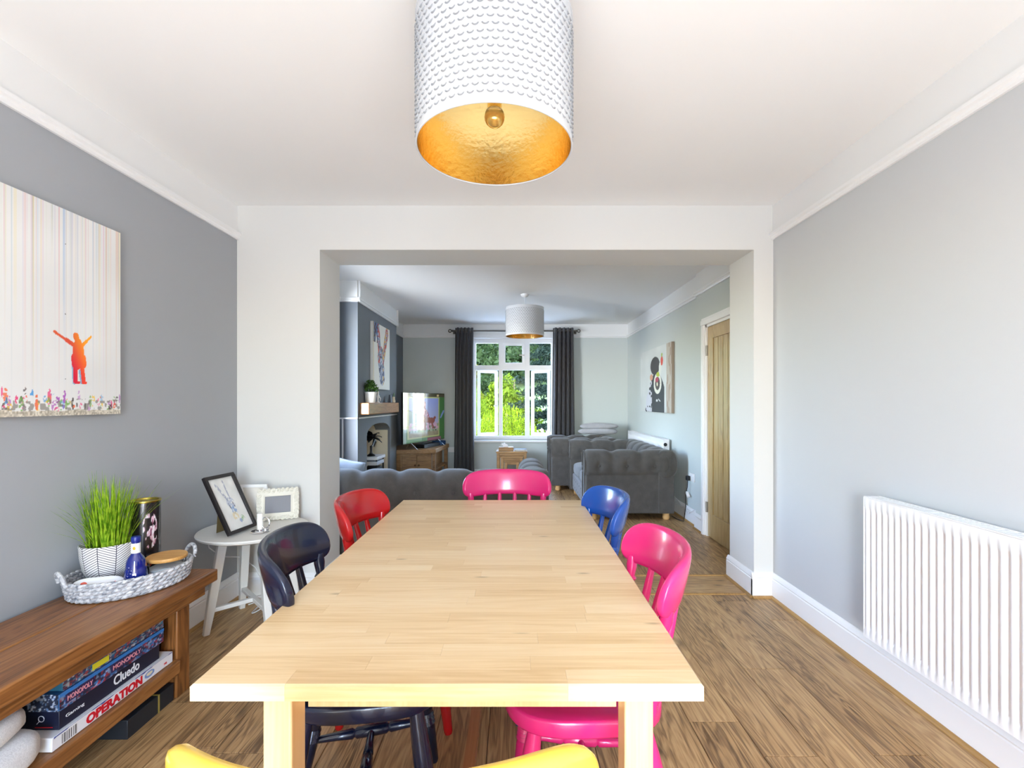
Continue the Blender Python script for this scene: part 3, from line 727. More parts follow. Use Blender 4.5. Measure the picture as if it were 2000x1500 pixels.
panel('oval_badge', .05, .026, 30, 16, lambda u, v: put(put(np.ones(u.shape+(3,))*238., ell(u, v, .5, .5, .5, .48), (120, 150, 200)), ell(u, v, .5, .55, .3, .25), (232, 222, 190)), PRN, t, (X+.001, Y-.125, .022), FACE_XP)
panel('barcode', .05, .03, 60, 4, lambda u, v: np.where((np.sin(u*90)+np.sin(u*41) > .2)[..., None], 40., 225.)*np.ones(3), PRN, t, (X+.001, -Y+.055, .0205), FACE_XP)
panel('blue_flash', .50, .007, 60, 4, lambda u, v: put(np.ones(u.shape+(3,))*236., v > .25+.6*np.abs(np.sin(u*9)), (50, 70, 150)), PRN, t, (X+.001, 0, .0395), FACE_XP)
text('small_lettering', 'MB', .012, T_RED, t, (X+.0008, Y-.05, .012), FACE_XP)
t, X, Y, Z = gbox('navy board game box reading Cluedo in white, second from bottom', -1.69, GX-.012, 1.487, 1.905, .209, .268, mat('box_navy', (22, 26, 48), .4))
text('lettering', 'Cluedo', .047, T_WHITE, t, (X+.0008, -Y+.20, .018), FACE_XP, .115, bold=.0009)
text('maker_lettering', 'Gaming', .014, T_WHITE, t, (X+.0008, -Y+.02, .026), FACE_XP, .065)
text('end_lettering', 'Cluedo', .044, T_GREY, t, (-X+.02, -Y-.0008, .018), FACE_YM, .125, bold=.0007)
b = MB(); b.tube([(X-.055+.009*math.cos(2*PI*j/16), -Y-.001, .036+.009*math.sin(2*PI*j/16)) for j in range(16)], .0012, 5, True); b.tube([(X-.061, -Y-.001, .029), (X-.069, -Y-.001, .02)], .0013, 5); b.build('magnifier_mark', T_WHITE, t)
MB().box(X-.075, X-.02, -Y-.001, -Y, .008, .0105).build('red_line', T_RED, t)
t, X, Y, Z = gbox('blue and silver MONOPOLY game box, third from bottom', -1.685, GX-.010, 1.485, 1.925, .2685, .322, mat('box_steel_blue', (40, 84, 128), .4))
panel('spine_print', .438, .053, 150, 22, strip_print(31, (30, 40, 66), [(60, 120, 180), (150, 160, 190), (40, 30, 50), (150, 40, 50)], .55), PRN, t, (X+.0006, 0, Z/2), FACE_XP)
MB().box(X, X+.0014, -Y, Y, Z-.012, Z-.001).build('blue_band', mat('box_band', (50, 120, 190), .4), t)
for yy, s_ in ((-.20, .10), (-.03, .135)):
    MB().box(X, X+.0018, yy, yy+s_, .012, .040).build('title_panel', mat('title_dark', (50, 40, 80), .5), t)
    text('lettering', 'MONOPOLY', .022, mat('title_pink', (226, 150, 160), .5), t, (X+.0024, yy+.005, .018), FACE_XP, s_-.01, bold=.0004)
panel('end_print', .255, .053, 80, 22, strip_print(41, (40, 48, 70), [(120, 150, 190), (200, 205, 215), (30, 30, 40)], .55), PRN, t, (0, -Y-.0008, Z/2), FACE_YM)
t, X, Y, Z = gbox('teal and yellow game box, second from top of the stack', -1.68, GX-.014, 1.50, 1.93, .3225, .352, mat('box_teal', (44, 96, 120), .4))
panel('spine_print', .428, .028, 150, 12, strip_print(51, (40, 70, 110), [(70, 140, 170), (60, 40, 60), (180, 60, 50), (200, 200, 200)], .57), PRN, t, (X+.0006, 0, Z/2), FACE_XP)
MB().box(X, X+.0015, -.11, -.045, .006, .026).build('yellow_label', T_YEL, t)
t, X, Y, Z = gbox('dark red game box on top of the board game stack', -1.67, GX-.018, 1.56, 1.955, .3525, .377, mat('box_dark_red', (84, 22, 30), .4))
panel('spine_print', .39, .023, 120, 10, strip_print(61, (70, 20, 30), [(120, 30, 40), (30, 20, 40), (220, 200, 190)], .6), PRN, t, (X+.0006, 0, Z/2), FACE_XP)

# black gift box on the floor under the bench
t = thing('gift_box', 'flat black box with gold ribbon on the floor under the bench', 'box', (-1.535, 1.86, 0))
MB().box(-.115, .115, -.12, .115, 0, .070).build('box_body', mat('gift_black', (30, 34, 40), .5), t, bevel=.002)
b = MB(); b.box(-.1162, .1162, .028, .036, -.0, .0712); b.build('ribbon', mat('ribbon_gold', (196, 178, 96), .35, .6), t)

# folded white blanket on the shelf
t = thing('folded_blanket', 'white knitted blanket folded on the bench shelf by the game boxes', 'blanket', (-1.53, 1.25, .164))
KNIT = fabric('white_knit', (214, 214, 214), (246, 246, 246), 260)
def fold(x0, x1, y0, y1, z0, z1, seed, name='fold'):
    rr_ = random.Random(seed); b = MB(); rings_ = []
    for i in range(17):
        u = i/16; y = y0+(y1-y0)*u; ee = math.sin(PI*min(max(u, .001), .999))**.18
        cx, cz = (x0+x1)/2, (z0+z1)/2; ring = []
        for j in range(28):
            a = 2*PI*j/28; ca, sa = math.cos(a), math.sin(a)
            wob = 1+.02*math.sin(3*a+seed+4*u)+.015*math.sin(7*u*PI+seed)
            ring.append((cx+(x1-x0)/2*ee*wob*math.copysign(abs(ca)**.45, ca), y, max(z0, cz+(z1-z0)/2*ee*wob*math.copysign(abs(sa)**.6, sa))))
        rings_.append(ring)
    b.rings(rings_); return b
fold(-.12, .15, -.25, .195, .0, .112, 1).build('fold', KNIT, t, smooth=True, angle=0)
fold(-.12, .13, -.25, .165, .106, .20, 5).build('fold', KNIT, t, smooth=True, angle=0)

# ------------------------------------------------------------------ woven tray and what it holds
TRX, TRY = -1.566, 1.94; TA, TBb, TROT = .198, .162, R(56)
tr = thing('woven_tray', 'oval grey woven basket tray with handles on the bench', 'tray', (TRX, TRY, BZ), TROT)
def weave_mat():
    m, t, b = _new('grey_seagrass'); L = t.links
    oi = N(t, 'ShaderNodeTexCoord'); n = N(t, 'ShaderNodeTexNoise'); n.inputs['Scale'].default_value = 70; n.inputs['Detail'].default_value = 4
    L.new(oi.outputs['Object'], n.inputs['Vector']); cr = N(t, 'ShaderNodeValToRGB'); e = cr.color_ramp.elements
    e[0].position = .3; e[0].color = srgb(112, 118, 130); e[1].position = .62; e[1].color = srgb(214, 214, 216)
    L.new(n.outputs['Fac'], cr.inputs[0]); L.new(cr.outputs[0], b.inputs['Base Color']); b.inputs['Roughness'].default_value = .7
    return m
WEAVE = weave_mat()
b = MB(); b.rings([[((TA-.012)*math.cos(2*PI*j/48), (TBb-.012)*math.sin(2*PI*j/48), z) for j in range(48)] for z in (.001, .012)]); b.build('base', WEAVE, tr)
def ropepts(z, k, ph, off=0):
    n = 46; out = []
    for j in range(n):
        a = 2*PI*(j/n); f = 1+.06*z/.07
        out.append(a)
    return n
for lv in range(5):      # each course: a ring of plump plaited strands
    z = .011+.0145*lv; f = .965+.06*lv/4; n = 44; b = MB()
    for j in range(n):
        a = 2*PI*(j+.5*(lv % 2))/n; a2 = a+2*PI/n*1.55
        pts = []
        for q in range(6):
            s_ = q/5; aa = a+(a2-a)*s_; bulge = .004*math.sin(PI*s_)
            pts.append(((TA*f+bulge)*math.cos(aa), (TBb*f+bulge)*math.sin(aa), z-.0055+.011*s_))
        b.tube(pts, [.0032, .0062, .0078, .0078, .0062, .0032], 6)
    b.build('woven_course', WEAVE, tr, smooth=True, kind='stuff')
for sx in (-1, 1):
    b = MB(); pts = []
    for q in range(13):
        a = PI*q/12; pts.append((sx*(TA*1.03+.006+.012*math.sin(a)), .045*math.cos(a), .068+.045*math.sin(a)))
    b.tube(pts, .0075, 8); b.build('handle', WEAVE, tr, smooth=True)

ZT = BZ+.0125
# potted grass
px_, py_ = -1.655, 1.935
pg = thing('potted_grass', 'tall green grass plant in chevron pot on the woven tray', 'plant', (px_, py_, ZT))
MB().lathe([(0, 0), (.058, 0), (.062, .012), (.056, .022), (0, .022)], 24).build('saucer', mat('saucer_dark', (60, 62, 66), .6), pg, smooth=True)
def pot_mat():
    m, t, b = _new('pot_chevron'); L = t.links
    tc = N(t, 'ShaderNodeTexCoord'); sp = N(t, 'ShaderNodeSeparateXYZ'); L.new(tc.outputs['Object'], sp.inputs[0])
    at_ = N(t, 'ShaderNodeMath', operation='ARCTAN2'); L.new(sp.outputs[1], at_.inputs[0]); L.new(sp.outputs[0], at_.inputs[1])
    k = N(t, 'ShaderNodeMath', operation='MULTIPLY'); k.inputs[1].default_value = 10/(2*PI); L.new(at_.outputs[0], k.inputs[0])
    pp = N(t, 'ShaderNodeMath', operation='PINGPONG'); pp.inputs[1].default_value = 1; L.new(k.outputs[0], pp.inputs[0])
    z = N(t, 'ShaderNodeMath', operation='MULTIPLY'); z.inputs[1].default_value = 105; L.new(sp.outputs[2], z.inputs[0])
    s = N(t, 'ShaderNodeMath', operation='MULTIPLY_ADD'); s.inputs[1].default_value = 3.2; L.new(pp.outputs[0], s.inputs[0]); L.new(z.outputs[0], s.inputs[2])
    fr = N(t, 'ShaderNodeMath', operation='FRACT'); L.new(s.outputs[0], fr.inputs[0])
    lt = N(t, 'ShaderNodeMath', operation='LESS_THAN'); lt.inputs[1].default_value = .27; L.new(fr.outputs[0], lt.inputs[0])
    # vertical ribs at the fold lines
    fr2 = N(t, 'ShaderNodeMath', operation='FRACT'); L.new(k.outputs[0], fr2.inputs[0])
    l2 = N(t, 'ShaderNodeMath', operation='LESS_THAN'); l2.inputs[1].default_value = .045; L.new(fr2.outputs[0], l2.inputs[0])
    mxm = N(t, 'ShaderNodeMath', operation='MAXIMUM'); L.new(lt.outputs[0], mxm.inputs[0]); L.new(l2.outputs[0], mxm.inputs[1])
    mx = N(t, 'ShaderNodeMix', data_type='RGBA'); mx.inputs[6].default_value = srgb(236, 234, 232); mx.inputs[7].default_value = srgb(58, 54, 66)
    L.new(mxm.outputs[0], mx.inputs[0]); L.new(mx.outputs[2], b.inputs['Base Color']); b.inputs['Roughness'].default_value = .4
    return m
PZ = .022
MB().lathe([(0, PZ), (.055, PZ), (.066, PZ+.008), (.082, PZ+.045), (.0905, PZ+.095), (.094, PZ+.143), (.091, PZ+.145), (.088, PZ+.14), (.084, PZ+.12), (0, PZ+.12)], 48).build('pot', pot_mat(), pg, smooth=True)
MB().lathe([(0, PZ+.119), (.083, PZ+.119), (.06, PZ+.126), (0, PZ+.13)], 20).build('soil', mat('soil', (70, 60, 36), .95), pg)
def blade_mat(name, c1, c2):
    m, t, b = _new(name); L = t.links
    tc = N(t, 'ShaderNodeTexCoord'); n = N(t, 'ShaderNodeTexNoise'); n.inputs['Scale'].default_value = 40
    L.new(tc.outputs['Object'], n.inputs['Vector']); cr = N(t, 'ShaderNodeValToRGB'); e = cr.color_ramp.elements
    e[0].position = .35; e[1].position = .65; e[0].color = srgb(*c1); e[1].color = srgb(*c2)
    L.new(n.outputs['Fac'], cr.inputs[0]); L.new(cr.outputs[0], b.inputs['Base Color']); b.inputs['Roughness'].default_value = .5
    b.inputs['Specular IOR Level'].default_value = .08; b.inputs['Roughness'].default_value = .7
    tl = N(t, 'ShaderNodeBsdfTranslucent'); L.new(cr.outputs[0], tl.inputs['Color']); mx = N(t, 'ShaderNodeMixShader'); mx.inputs[0].default_value = .35
    L.new(b.outputs[0], mx.inputs[1]); L.new(tl.outputs[0], mx.inputs[2]); L.new(mx.outputs[0], t.nodes['Material Output'].inputs['Surface'])
    return m
BLADE = blade_mat('grass_blade', (96, 146, 24), (182, 214, 60))
bmesh_blade = []
def blade(b, base, ang, ln, spread, wdt, droop):
    dx, dy = math.cos(ang), math.sin(ang); ls = []; rs = []
    for q in range(6):
        s_ = q/5; out = spread*(s_**1.5); up = ln*s_*(1-droop*s_*s_)
        w_ = wdt*(1-s_)**.7+.0002
        p = (base[0]+dx*out, base[1]+dy*out, base[2]+up)
        ls.append((p[0]-dy*w_, p[1]+dx*w_, p[2])); rs.append((p[0]+dy*w_, p[1]-dx*w_, p[2]))
    vs = ls+rs; b.add(vs, [(i, i+1, i+7, i+6) for i in range(5)])
b = MB(); rr_ = random.Random(4)
for k in range(300):
    a = rr_.uniform(0, 2*PI); q = .07*math.sqrt(rr_.random()); base = (q*math.cos(a), q*math.sin(a), PZ+.12)
    a2 = a+rr_.uniform(-.5, .5); sp = rr_.uniform(.0, .13)*(.35+q/.07)*rr_.choice([.6, 1, 1]); 
    # keep the blades off the wall behind
    ex = base[0]+math.cos(a2)*sp
    if px_+ex < XL+.012: sp *= .45
    if rr_.random() < .07 and math.cos(a2) > -.3: sp = rr_.uniform(.16, .22)
    if px_+base[0]+math.cos(a2)*sp < XL+.006: sp = .02
    blade(b, base, a2, rr_.uniform(.20, .335)*(1-.25*min(sp/.2, 1)), sp, rr_.uniform(.0016, .003), rr_.uniform(.0, .12))
b.build('grass_blades', BLADE, pg, kind='stuff')
# blue bottle
bt = thing('glass_bottle', 'cobalt blue glass bottle with white neck label on the tray', 'bottle', (-1.487, 1.862, ZT))
BG = mat('cobalt_glass', (8, 30, 118), .06, spec=.8, coat=.5)
MB().lathe([(0, 0), (.040, 0), (.043, .004), (.041, .02), (.036, .07), (.031, .115), (.026, .128), (.016, .142), (.0135, .155), (.0135, .188), (0, .188)], 32).build('bottle_body', BG, bt, smooth=True)
b = MB(); b.lathe([(.0142, .146), (.0158, .146), (.0158, .184), (.0142, .184)], 24); b.build('neck_label', mat('label_white', (236, 236, 230), .5), bt, smooth=True)
b = MB(); b.ellipsoid((.005, -.0150, .166), (.006, .0015, .007), 12, 6); b.build('neck_emblem', mat('emblem_yellow', (226, 190, 60), .5), bt, smooth=True)
MB().lathe([(0, .188), (.0152, .188), (.0158, .192), (.0158, .205), (.014, .209), (0, .209)], 24).build('cap', mat('cap_blue', (20, 40, 130), .3), bt, smooth=True)
b = MB()
for k in range(7):
    a = -PI/2+.2*math.sin(k*1.7); zz = .03+k*.011; rr__ = .0405-.0001*k-.075*zz+.0012
    b.ellipsoid((rr__*math.cos(a), rr__*math.sin(a), zz), (.008, .003, .0055), 8, 5)
b.build('embossed_emblem', BG, bt, smooth=True)
# candle jar
cj = thing('candle_jar', 'clear glass candle jar with round bamboo lid on the tray', 'candle', (-1.455, 1.985, ZT))
GJ = pane_mat()
MB().lathe([(0, .0), (.062, .0), (.066, .006), (.066, .082), (.063, .082), (.063, .008), (0, .008)], 40).build('glass', GJ, cj, smooth=True)
MB().lathe([(0, .009), (.062, .009), (.062, .05), (.058, .052), (0, .051)], 40).build('wax', mat('candle_wax', (214, 220, 222), .5), cj, smooth=True)
lid = MB().lathe([(0, .083), (.070, .083), (.072, .087), (.072, .094), (.070, .097), (0, .097)], 40).build('lid', wood('bamboo_lid', (176, 124, 62), (206, 156, 88), (222, 178, 112), 'X', 1.5, .45, ring=.2, knots=0, tint=.05), cj, smooth=True)
b = MB()
for j in range(24):
    pass
def curved_label(name, m, parent, rad, z0, z1, a0, a1, oval=True):
    b = MB(); vs = []; fs = []; K = 20
    for i in range(K+1):
        s_ = i/K; a = a0+(a1-a0)*s_; hh = math.sqrt(max(0, 1-(2*s_-1)**2)) if oval else 1; zc = (z0+z1)/2; h2 = (z1-z0)/2*hh
        vs += [(rad*math.cos(a), rad*math.sin(a), zc-h2), (rad*math.cos(a), rad*math.sin(a), zc+h2)]
        if i: fs.append((2*i-2, 2*i, 2*i+1, 2*i-1))
    b.add(vs, fs); return b.build(name, m, parent, smooth=True)
curved_label('oval_label', mat('label_grey', (204, 214, 212), .5), cj, .0666, .028, .060, R(-92), R(-22))
curved_label('label_mark', T_INK, cj, .0670, .049, .054, R(-60), R(-55))
# tall dark tin
tn_ = thing('gift_tin', 'tall black cylindrical tin with pale picture behind the blue bottle', 'tin', (-1.603, 2.058, ZT))
MB().lathe([(0, 0), (.054, 0), (.055, .004), (.055, .305), (0, .305)], 40).build('tin_body', mat('tin_black', (26, 22, 26), .22, spec=.6, coat=.5), tn_, smooth=True)
MB().lathe([(.054, .305), (.057, .305), (.058, .309), (.057, .313), (.05, .312), (.048, .306), (0, .306)], 40).build('rim', mat('tin_rim_gold', (170, 150, 70), .3, 1), tn_, smooth=True)
def tinprint():
    K = 44; n = 60; vs = []; fs = []; cols = []
    rg = np.random.default_rng(3)
    u, v = np.meshgrid(np.linspace(0, 1, K), np.linspace(0, 1, n))
    img = np.ones(u.shape+(3,))*np.array([28, 24, 28.])
    g = vnoise(u, v, 9, 14, 8); m = ell(u, v, .55, .62, .33+.1*vnoise(u, v, 3, 5, 2), .28) & (g > .42)
    img = put(img, m, (214, 176, 190)); img = put(img, m & (vnoise(u, v, 14, 22, 4) > .62), (240, 232, 236)); img = put(img, m & (vnoise(u, v, 12, 18, 6) < .3), (120, 60, 84))
    img = put(img, ell(u, v, .5, .12, .16, .06) & (vnoise(u, v, 20, 40, 5) > .4), (190, 70, 40))
    img = np.clip(img, 0, 255)/255; img = np.where(img <= .04045, img/12.92, ((img+.055)/1.055)**2.4)
    a = R(-75)+u*R(75); rad = .0556
    vs = np.stack([rad*np.cos(a), rad*np.sin(a), .02+.27*v], -1).reshape(-1, 3)
    i = np.arange(K*n).reshape(n, K); fs = np.stack([i[:-1, :-1], i[:-1, 1:], i[1:, 1:], i[1:, :-1]], -1).reshape(-1, 4)
    me = bpy.data.meshes.new('picture_wrap'); me.from_pydata(vs.tolist(), [], fs.tolist()); c = me.color_attributes.new('Col', 'FLOAT_COLOR', 'POINT')
    c.data.foreach_set('color', np.concatenate([img.reshape(-1, 3), np.ones((K*n, 1))], 1).astype(np.float32).ravel())
    me.shade_smooth(); me.materials.append(print_mat('tin_print', .25, coat=.4)); o = bpy.data.objects.new('picture_wrap', me); COL.objects.link(o); o.parent = tn_
tinprint()
# white remote
rm = thing('remote_control', 'white oval remote control with red round mark leaning in the tray', 'remote', (-1.585, 1.805, ZT+.040), rot=(R(52), 0, R(20)))
b = MB(); pts = []
for j in range(40):
    a = 2*PI*j/40; c, s_ = math.cos(a), math.sin(a); pts.append((.082*math.copysign(abs(c)**.55, c), .031*math.copysign(abs(s_)**.7, s_)))
b.rings([[(x*k, y*k, z) for x, y in pts] for k, z in ((.85, -.011), (.97, -.007), (1, 0), (.97, .006), (.86, .010), (.5, .0115), (.1, .012))]); b.build('remote_body', WHITEP, rm, smooth=True, angle=60)
MB().lathe([(0, 0), (.013, 0), (.012, .0012), (0, .0015)], 20, Matrix.Translation((-.042, 0, .0112))).build('red_mark', mat('mark_red', (222, 90, 70), .5), rm)
MB().lathe([(0, 0), (.003, 0), (.0028, .001), (0, .001)], 10, Matrix.Translation((.055, .004, .0105))).build('small_button', mat('button_pink', (226, 180, 180), .5), rm)

# ------------------------------------------------------------------ side table in the corner
STX, STY, STZ, STR = -1.475, 2.685, .525, .283
sd = thing('side_table', 'round white side table with crossed stretchers in the corner', 'table', (STX, STY, 0))
MB().lathe([(0, STZ-.024), (STR-.02, STZ-.024), (STR-.004, STZ-.016), (STR, STZ-.006), (STR-.004, STZ), (0, STZ)], 64).build('table_top', SIDEW, sd, smooth=True)
feet = []
for k in range(4):
    a = PI/4+k*PI/2; ft = Vector((.235*math.cos(a), .235*math.sin(a), 0)); tp = Vector((.155*math.cos(a), .155*math.sin(a), STZ-.024)); feet.append((ft, tp))
    b = MB(); rr2 = []
    ca, sa = math.cos(a), math.sin(a)
    for p, wd in ((ft, .015), (ft.lerp(tp, .35), .021), (tp, .022)):
        rr2.append([(p.x+(ca*i-sa*j)*wd, p.y+(sa*i+ca*j)*wd, p.z) for i, j in ((-1, -1), (1, -1), (1, 1), (-1, 1))])
    b.rings(rr2); b.build('leg', SIDEW, sd, bevel=.004)
for k in (0, 1):
    p, q = feet[k][0].lerp(feet[k][1], .25), feet[k+2][0].lerp(feet[k+2][1], .25)
    d = (q-p).normalized(); nrm = Vector((-d.y, d.x, 0)); b = MB()
    b.rings([[tuple(c+nrm*i*.014+Vector((0, 0, j*.011+k*.0001))) for i, j in ((-1, -1), (1, -1), (1, 1), (-1, 1))] for c in (p, q)]); b.build('stretcher', SIDEW, sd, bevel=.003)
b = MB(); b.box(-.12, .12, -.12, .12, STZ-.05, STZ-.0245); 
b = MB(); b.tube([(.165*math.cos(2*PI*j/32), .165*math.sin(2*PI*j/32), STZ-.034) for j in range(32)], .010, 6, True); b.build('under_ring', SIDEW, sd, smooth=True)

# black frame with hare watercolour, leaning back
fw_, fh_ = .215, .335
lean = R(27)
fr = thing('picture_frame', 'black picture frame with hare watercolour leaning on the side table', 'picture', (-1.494, 2.595, STZ+.012), rot=(0, 0, 0))
Mf = Matrix.Translation((-1.488, 2.59, STZ+.0075)) @ Matrix.Rotation(R(90-8), 4, 'Z') @ Matrix.Rotation(PI/2-lean, 4, 'X')
fr.matrix_world = Mf
b = MB(); m_ = .018
for (x0, x1, y0, y1) in ((-fw_/2, fw_/2, 0, m_), (-fw_/2, fw_/2, fh_-m_, fh_), (-fw_/2, -fw_/2+m_, m_, fh_-m_), (fw_/2-m_, fw_/2, m_, fh_-m_)):
    b.box(x0, x1, y0, y1, -.004, .014)
b.build('frame', mat('frame_black', (34, 30, 32), .4), fr, bevel=.002)
MB().box(-fw_/2+.006, fw_/2-.006, .006, fh_-.006, -.006, .002).build('backing', BLACKM, fr)
def hare(u, v):
    x, y = u, v; img = np.ones(u.shape+(3,))*np.array([226, 226, 222.]); img += (vnoise(u, v, 6, 8, 3)[..., None]-.5)*16
    cx = .5; m = ell(x, y, cx+.02, .50, .13, .10)
    n = vnoise(u, v, 26, 34, 12)
    img = put(img, ell(x, y, cx+.02, .5, .15, .12) & (n > .35), (176, 184, 204), .75)
    for a in ((.44, .58, .25, .88, .035), (.56, .6, .56, .92, .032)):
        img = put(img, cap(x, y, *a) & (n > .3), (150, 156, 176), .75)
    img = put(img, ell(x, y, .54, .36, .12, .08) & (n > .4), (120, 150, 196), .75)
    img = put(img, ell(x, y, .5, .24, .12, .09) & (n > .3), (222, 202, 158), .7)
    img = put(img, ell(x, y, .72, .17, .08, .06) & (n > .4), (140, 176, 120), .7)
    img = put(img, ell(x, y, .62, .14, .05, .04), (110, 130, 180), .6)
    img = put(img, cap(x, y, .42, .5, .44, .40, .014) | cap(x, y, .6, .5, .62, .42, .014), (70, 66, 80), .7)
    return img
panel('watercolour', fw_-2*m_, fh_-2*m_, 60, 90, hare, print_mat('watercolour_print', .35, coat=.3), fr, (0, fh_/2, .003), (0, 0, 0))
b = MB(); b.quad_ext([(-.03, fh_*.72, -.008), (.03, fh_*.72, -.008), (.035, .052, -.118), (-.035, .052, -.118)], (0, .003, .003)); b.build('strut', mat('strut_brown', (120, 100, 60), .7), fr)

# plain white frame behind
wf = thing('picture_frame', 'plain white frame standing behind the black hare picture', 'picture', (0, 0, 0))
wf.matrix_world = Matrix.Translation((-1.585, 2.86, STZ+.002)) @ Matrix.Rotation(R(6), 4, 'Z') @ Matrix.Rotation(PI/2-R(8), 4, 'X')
b = MB()
for (x0, x1, y0, y1) in ((-.075, .075, 0, .016), (-.075, .075, .194, .21), (-.075, -.059, .016, .194), (.059, .075, .016, .194)): b.box(x0, x1, y0, y1, -.004, .012)
b.build('frame', GLOSSW, wf, bevel=.002)
MB().box(-.07, .07, .005, .205, -.005, .001).build('photo_sheet', mat('photo_pale', (236, 230, 220), .4), wf)

# ornate cream frame
of = thing('ornate_photo_frame', 'ornate carved cream photo frame with empty grey glass, side table', 'picture', (0, 0, 0))
of.matrix_world = Matrix.Translation((-1.430, 2.858, STZ+.001)) @ Matrix.Rotation(R(24), 4, 'Z') @ Matrix.Rotation(PI/2-R(13), 4, 'X')
OW, OH, om = .225, .185, .036
CRM = mat('carved_cream', (226, 222, 208), .5)
b = MB()
for (x0, x1, y0, y1) in ((-OW/2, OW/2, .004, om), (-OW/2, OW/2, OH-om, OH), (-OW/2, -OW/2+om, om, OH-om), (OW/2-om, OW/2, om, OH-om)): b.box(x0, x1, y0, y1, 0, .008)
b.build('frame', CRM, of, bevel=.002)
b = MB()
def scroll(cx, cy, s_, ph):
    pts = []
    for q in range(14):
        a = ph+q*.5; r0 = s_*(1-q/16); pts.append((cx+r0*math.cos(a), cy+r0*math.sin(a), .011))
    b.tube(pts, [.0042-.00015*q for q in range(14)], 6)
for i in range(9):
    xx = -OW/2+.012+i*(OW-.024)/8
    for yy in (.014, OH-.012): scroll(xx, yy, .0105, i*1.3); b.ellipsoid((xx+.008, yy+.008, .010), (.005, .004, .004), 8, 5); b.ellipsoid((xx, yy+(.014 if yy > .1 else -.010), .006), (.009, .005, .005), 8, 5)
for i in range(1, 7):
    yy = .012+i*(OH-.024)/7
    for xx in (-OW/2+.013, OW/2-.013): scroll(xx, yy, .0105, i*1.7); b.ellipsoid((xx+math.copysign(.013, xx), yy, .006), (.005, .009, .005), 8, 5)
b.build('scrollwork', CRM, of, smooth=True, kind='stuff')
b = MB()
ix, iy = OW/2-om, om
for (x0, x1, y0, y1) in ((-ix, ix, iy, iy+.007), (-ix, ix, OH-iy-.007, OH-iy), (-ix, -ix+.007, iy, OH-iy), (ix-.007, ix, iy, OH-iy)): b.box(x0, x1, y0, y1, .006, .013)
b.build('inner_bead', CRM, of, bevel=.0015)
MB().box(-ix, ix, iy, OH-iy, .001, .004).build('glass', mat('grey_glass', (128, 128, 134), .45, spec=.3), of)
b = MB(); b.quad_ext([(-.02, .12, -.002), (.02, .12, -.002), (.025, .02, -.075), (-.025, .02, -.075)], (0, .003, .003)); b.build('strut', CRM, of)

# candle holder
ch = thing('candle_holder', 'white pillar candle on an octagonal silver holder, side table', 'candle', (-1.398, 2.60, STZ))
MB().lathe([(0, 0), (.050, 0), (.052, .003), (.046, .008), (.030, .010), (0, .010)], 8).build('holder_base', CHROME, ch)
MB().lathe([(0, .010), (.018, .010), (.018, .016), (0, .016)], 16).build('cup', CHROME, ch, smooth=True)
MB().lathe([(0, .016), (.0155, .016), (.0155, .098), (.013, .101), (0, .1)], 20).build('candle', mat('candle_white', (244, 242, 236), .4), ch, smooth=True)
b = MB(); pts = [(.03+.022*math.cos(a), .0, .05+.03*math.sin(a)) for a in [PI*1.5+k*.35 for k in range(18)]]; b.tube(pts, .004, 8); b.tube([(.03, 0, .008), (.03, 0, .022)], .004, 8); b.build('holder_handle', CHROME, ch, smooth=True)

# white cables under the side table
cb = MB(); pts = []
for q in range(60):
    s_ = q/59; pts.append((-1.62+.30*s_+.07*math.sin(s_*9), 2.88+.08*math.sin(s_*14)-.17*s_, .008+.018*abs(math.sin(s_*7))))
cb.tube(pts, .0032, 6)
tag(cb.build('loose_cable', CABLEW, smooth=True), 'white cable looping on the floor under the side table', 'cable')
cb = MB(); cb.tube([(-1.70, 2.62, .52-.03), (-1.715, 2.66, .42), (-1.70, 2.75, .34), (-1.64, 2.84, .31), (-1.60, 2.92, .22), (-1.57, 2.97, .09), (-1.50, 2.95, .012), (-1.40, 2.88, .012), (-1.33, 2.84, .03), (-1.25, 2.90, .012), (-1.3, 2.96, .012)], .003, 6)
tag(cb.build('loose_cable', CABLEW, smooth=True), 'white cable hanging from the side table edge down to the skirting', 'cable')

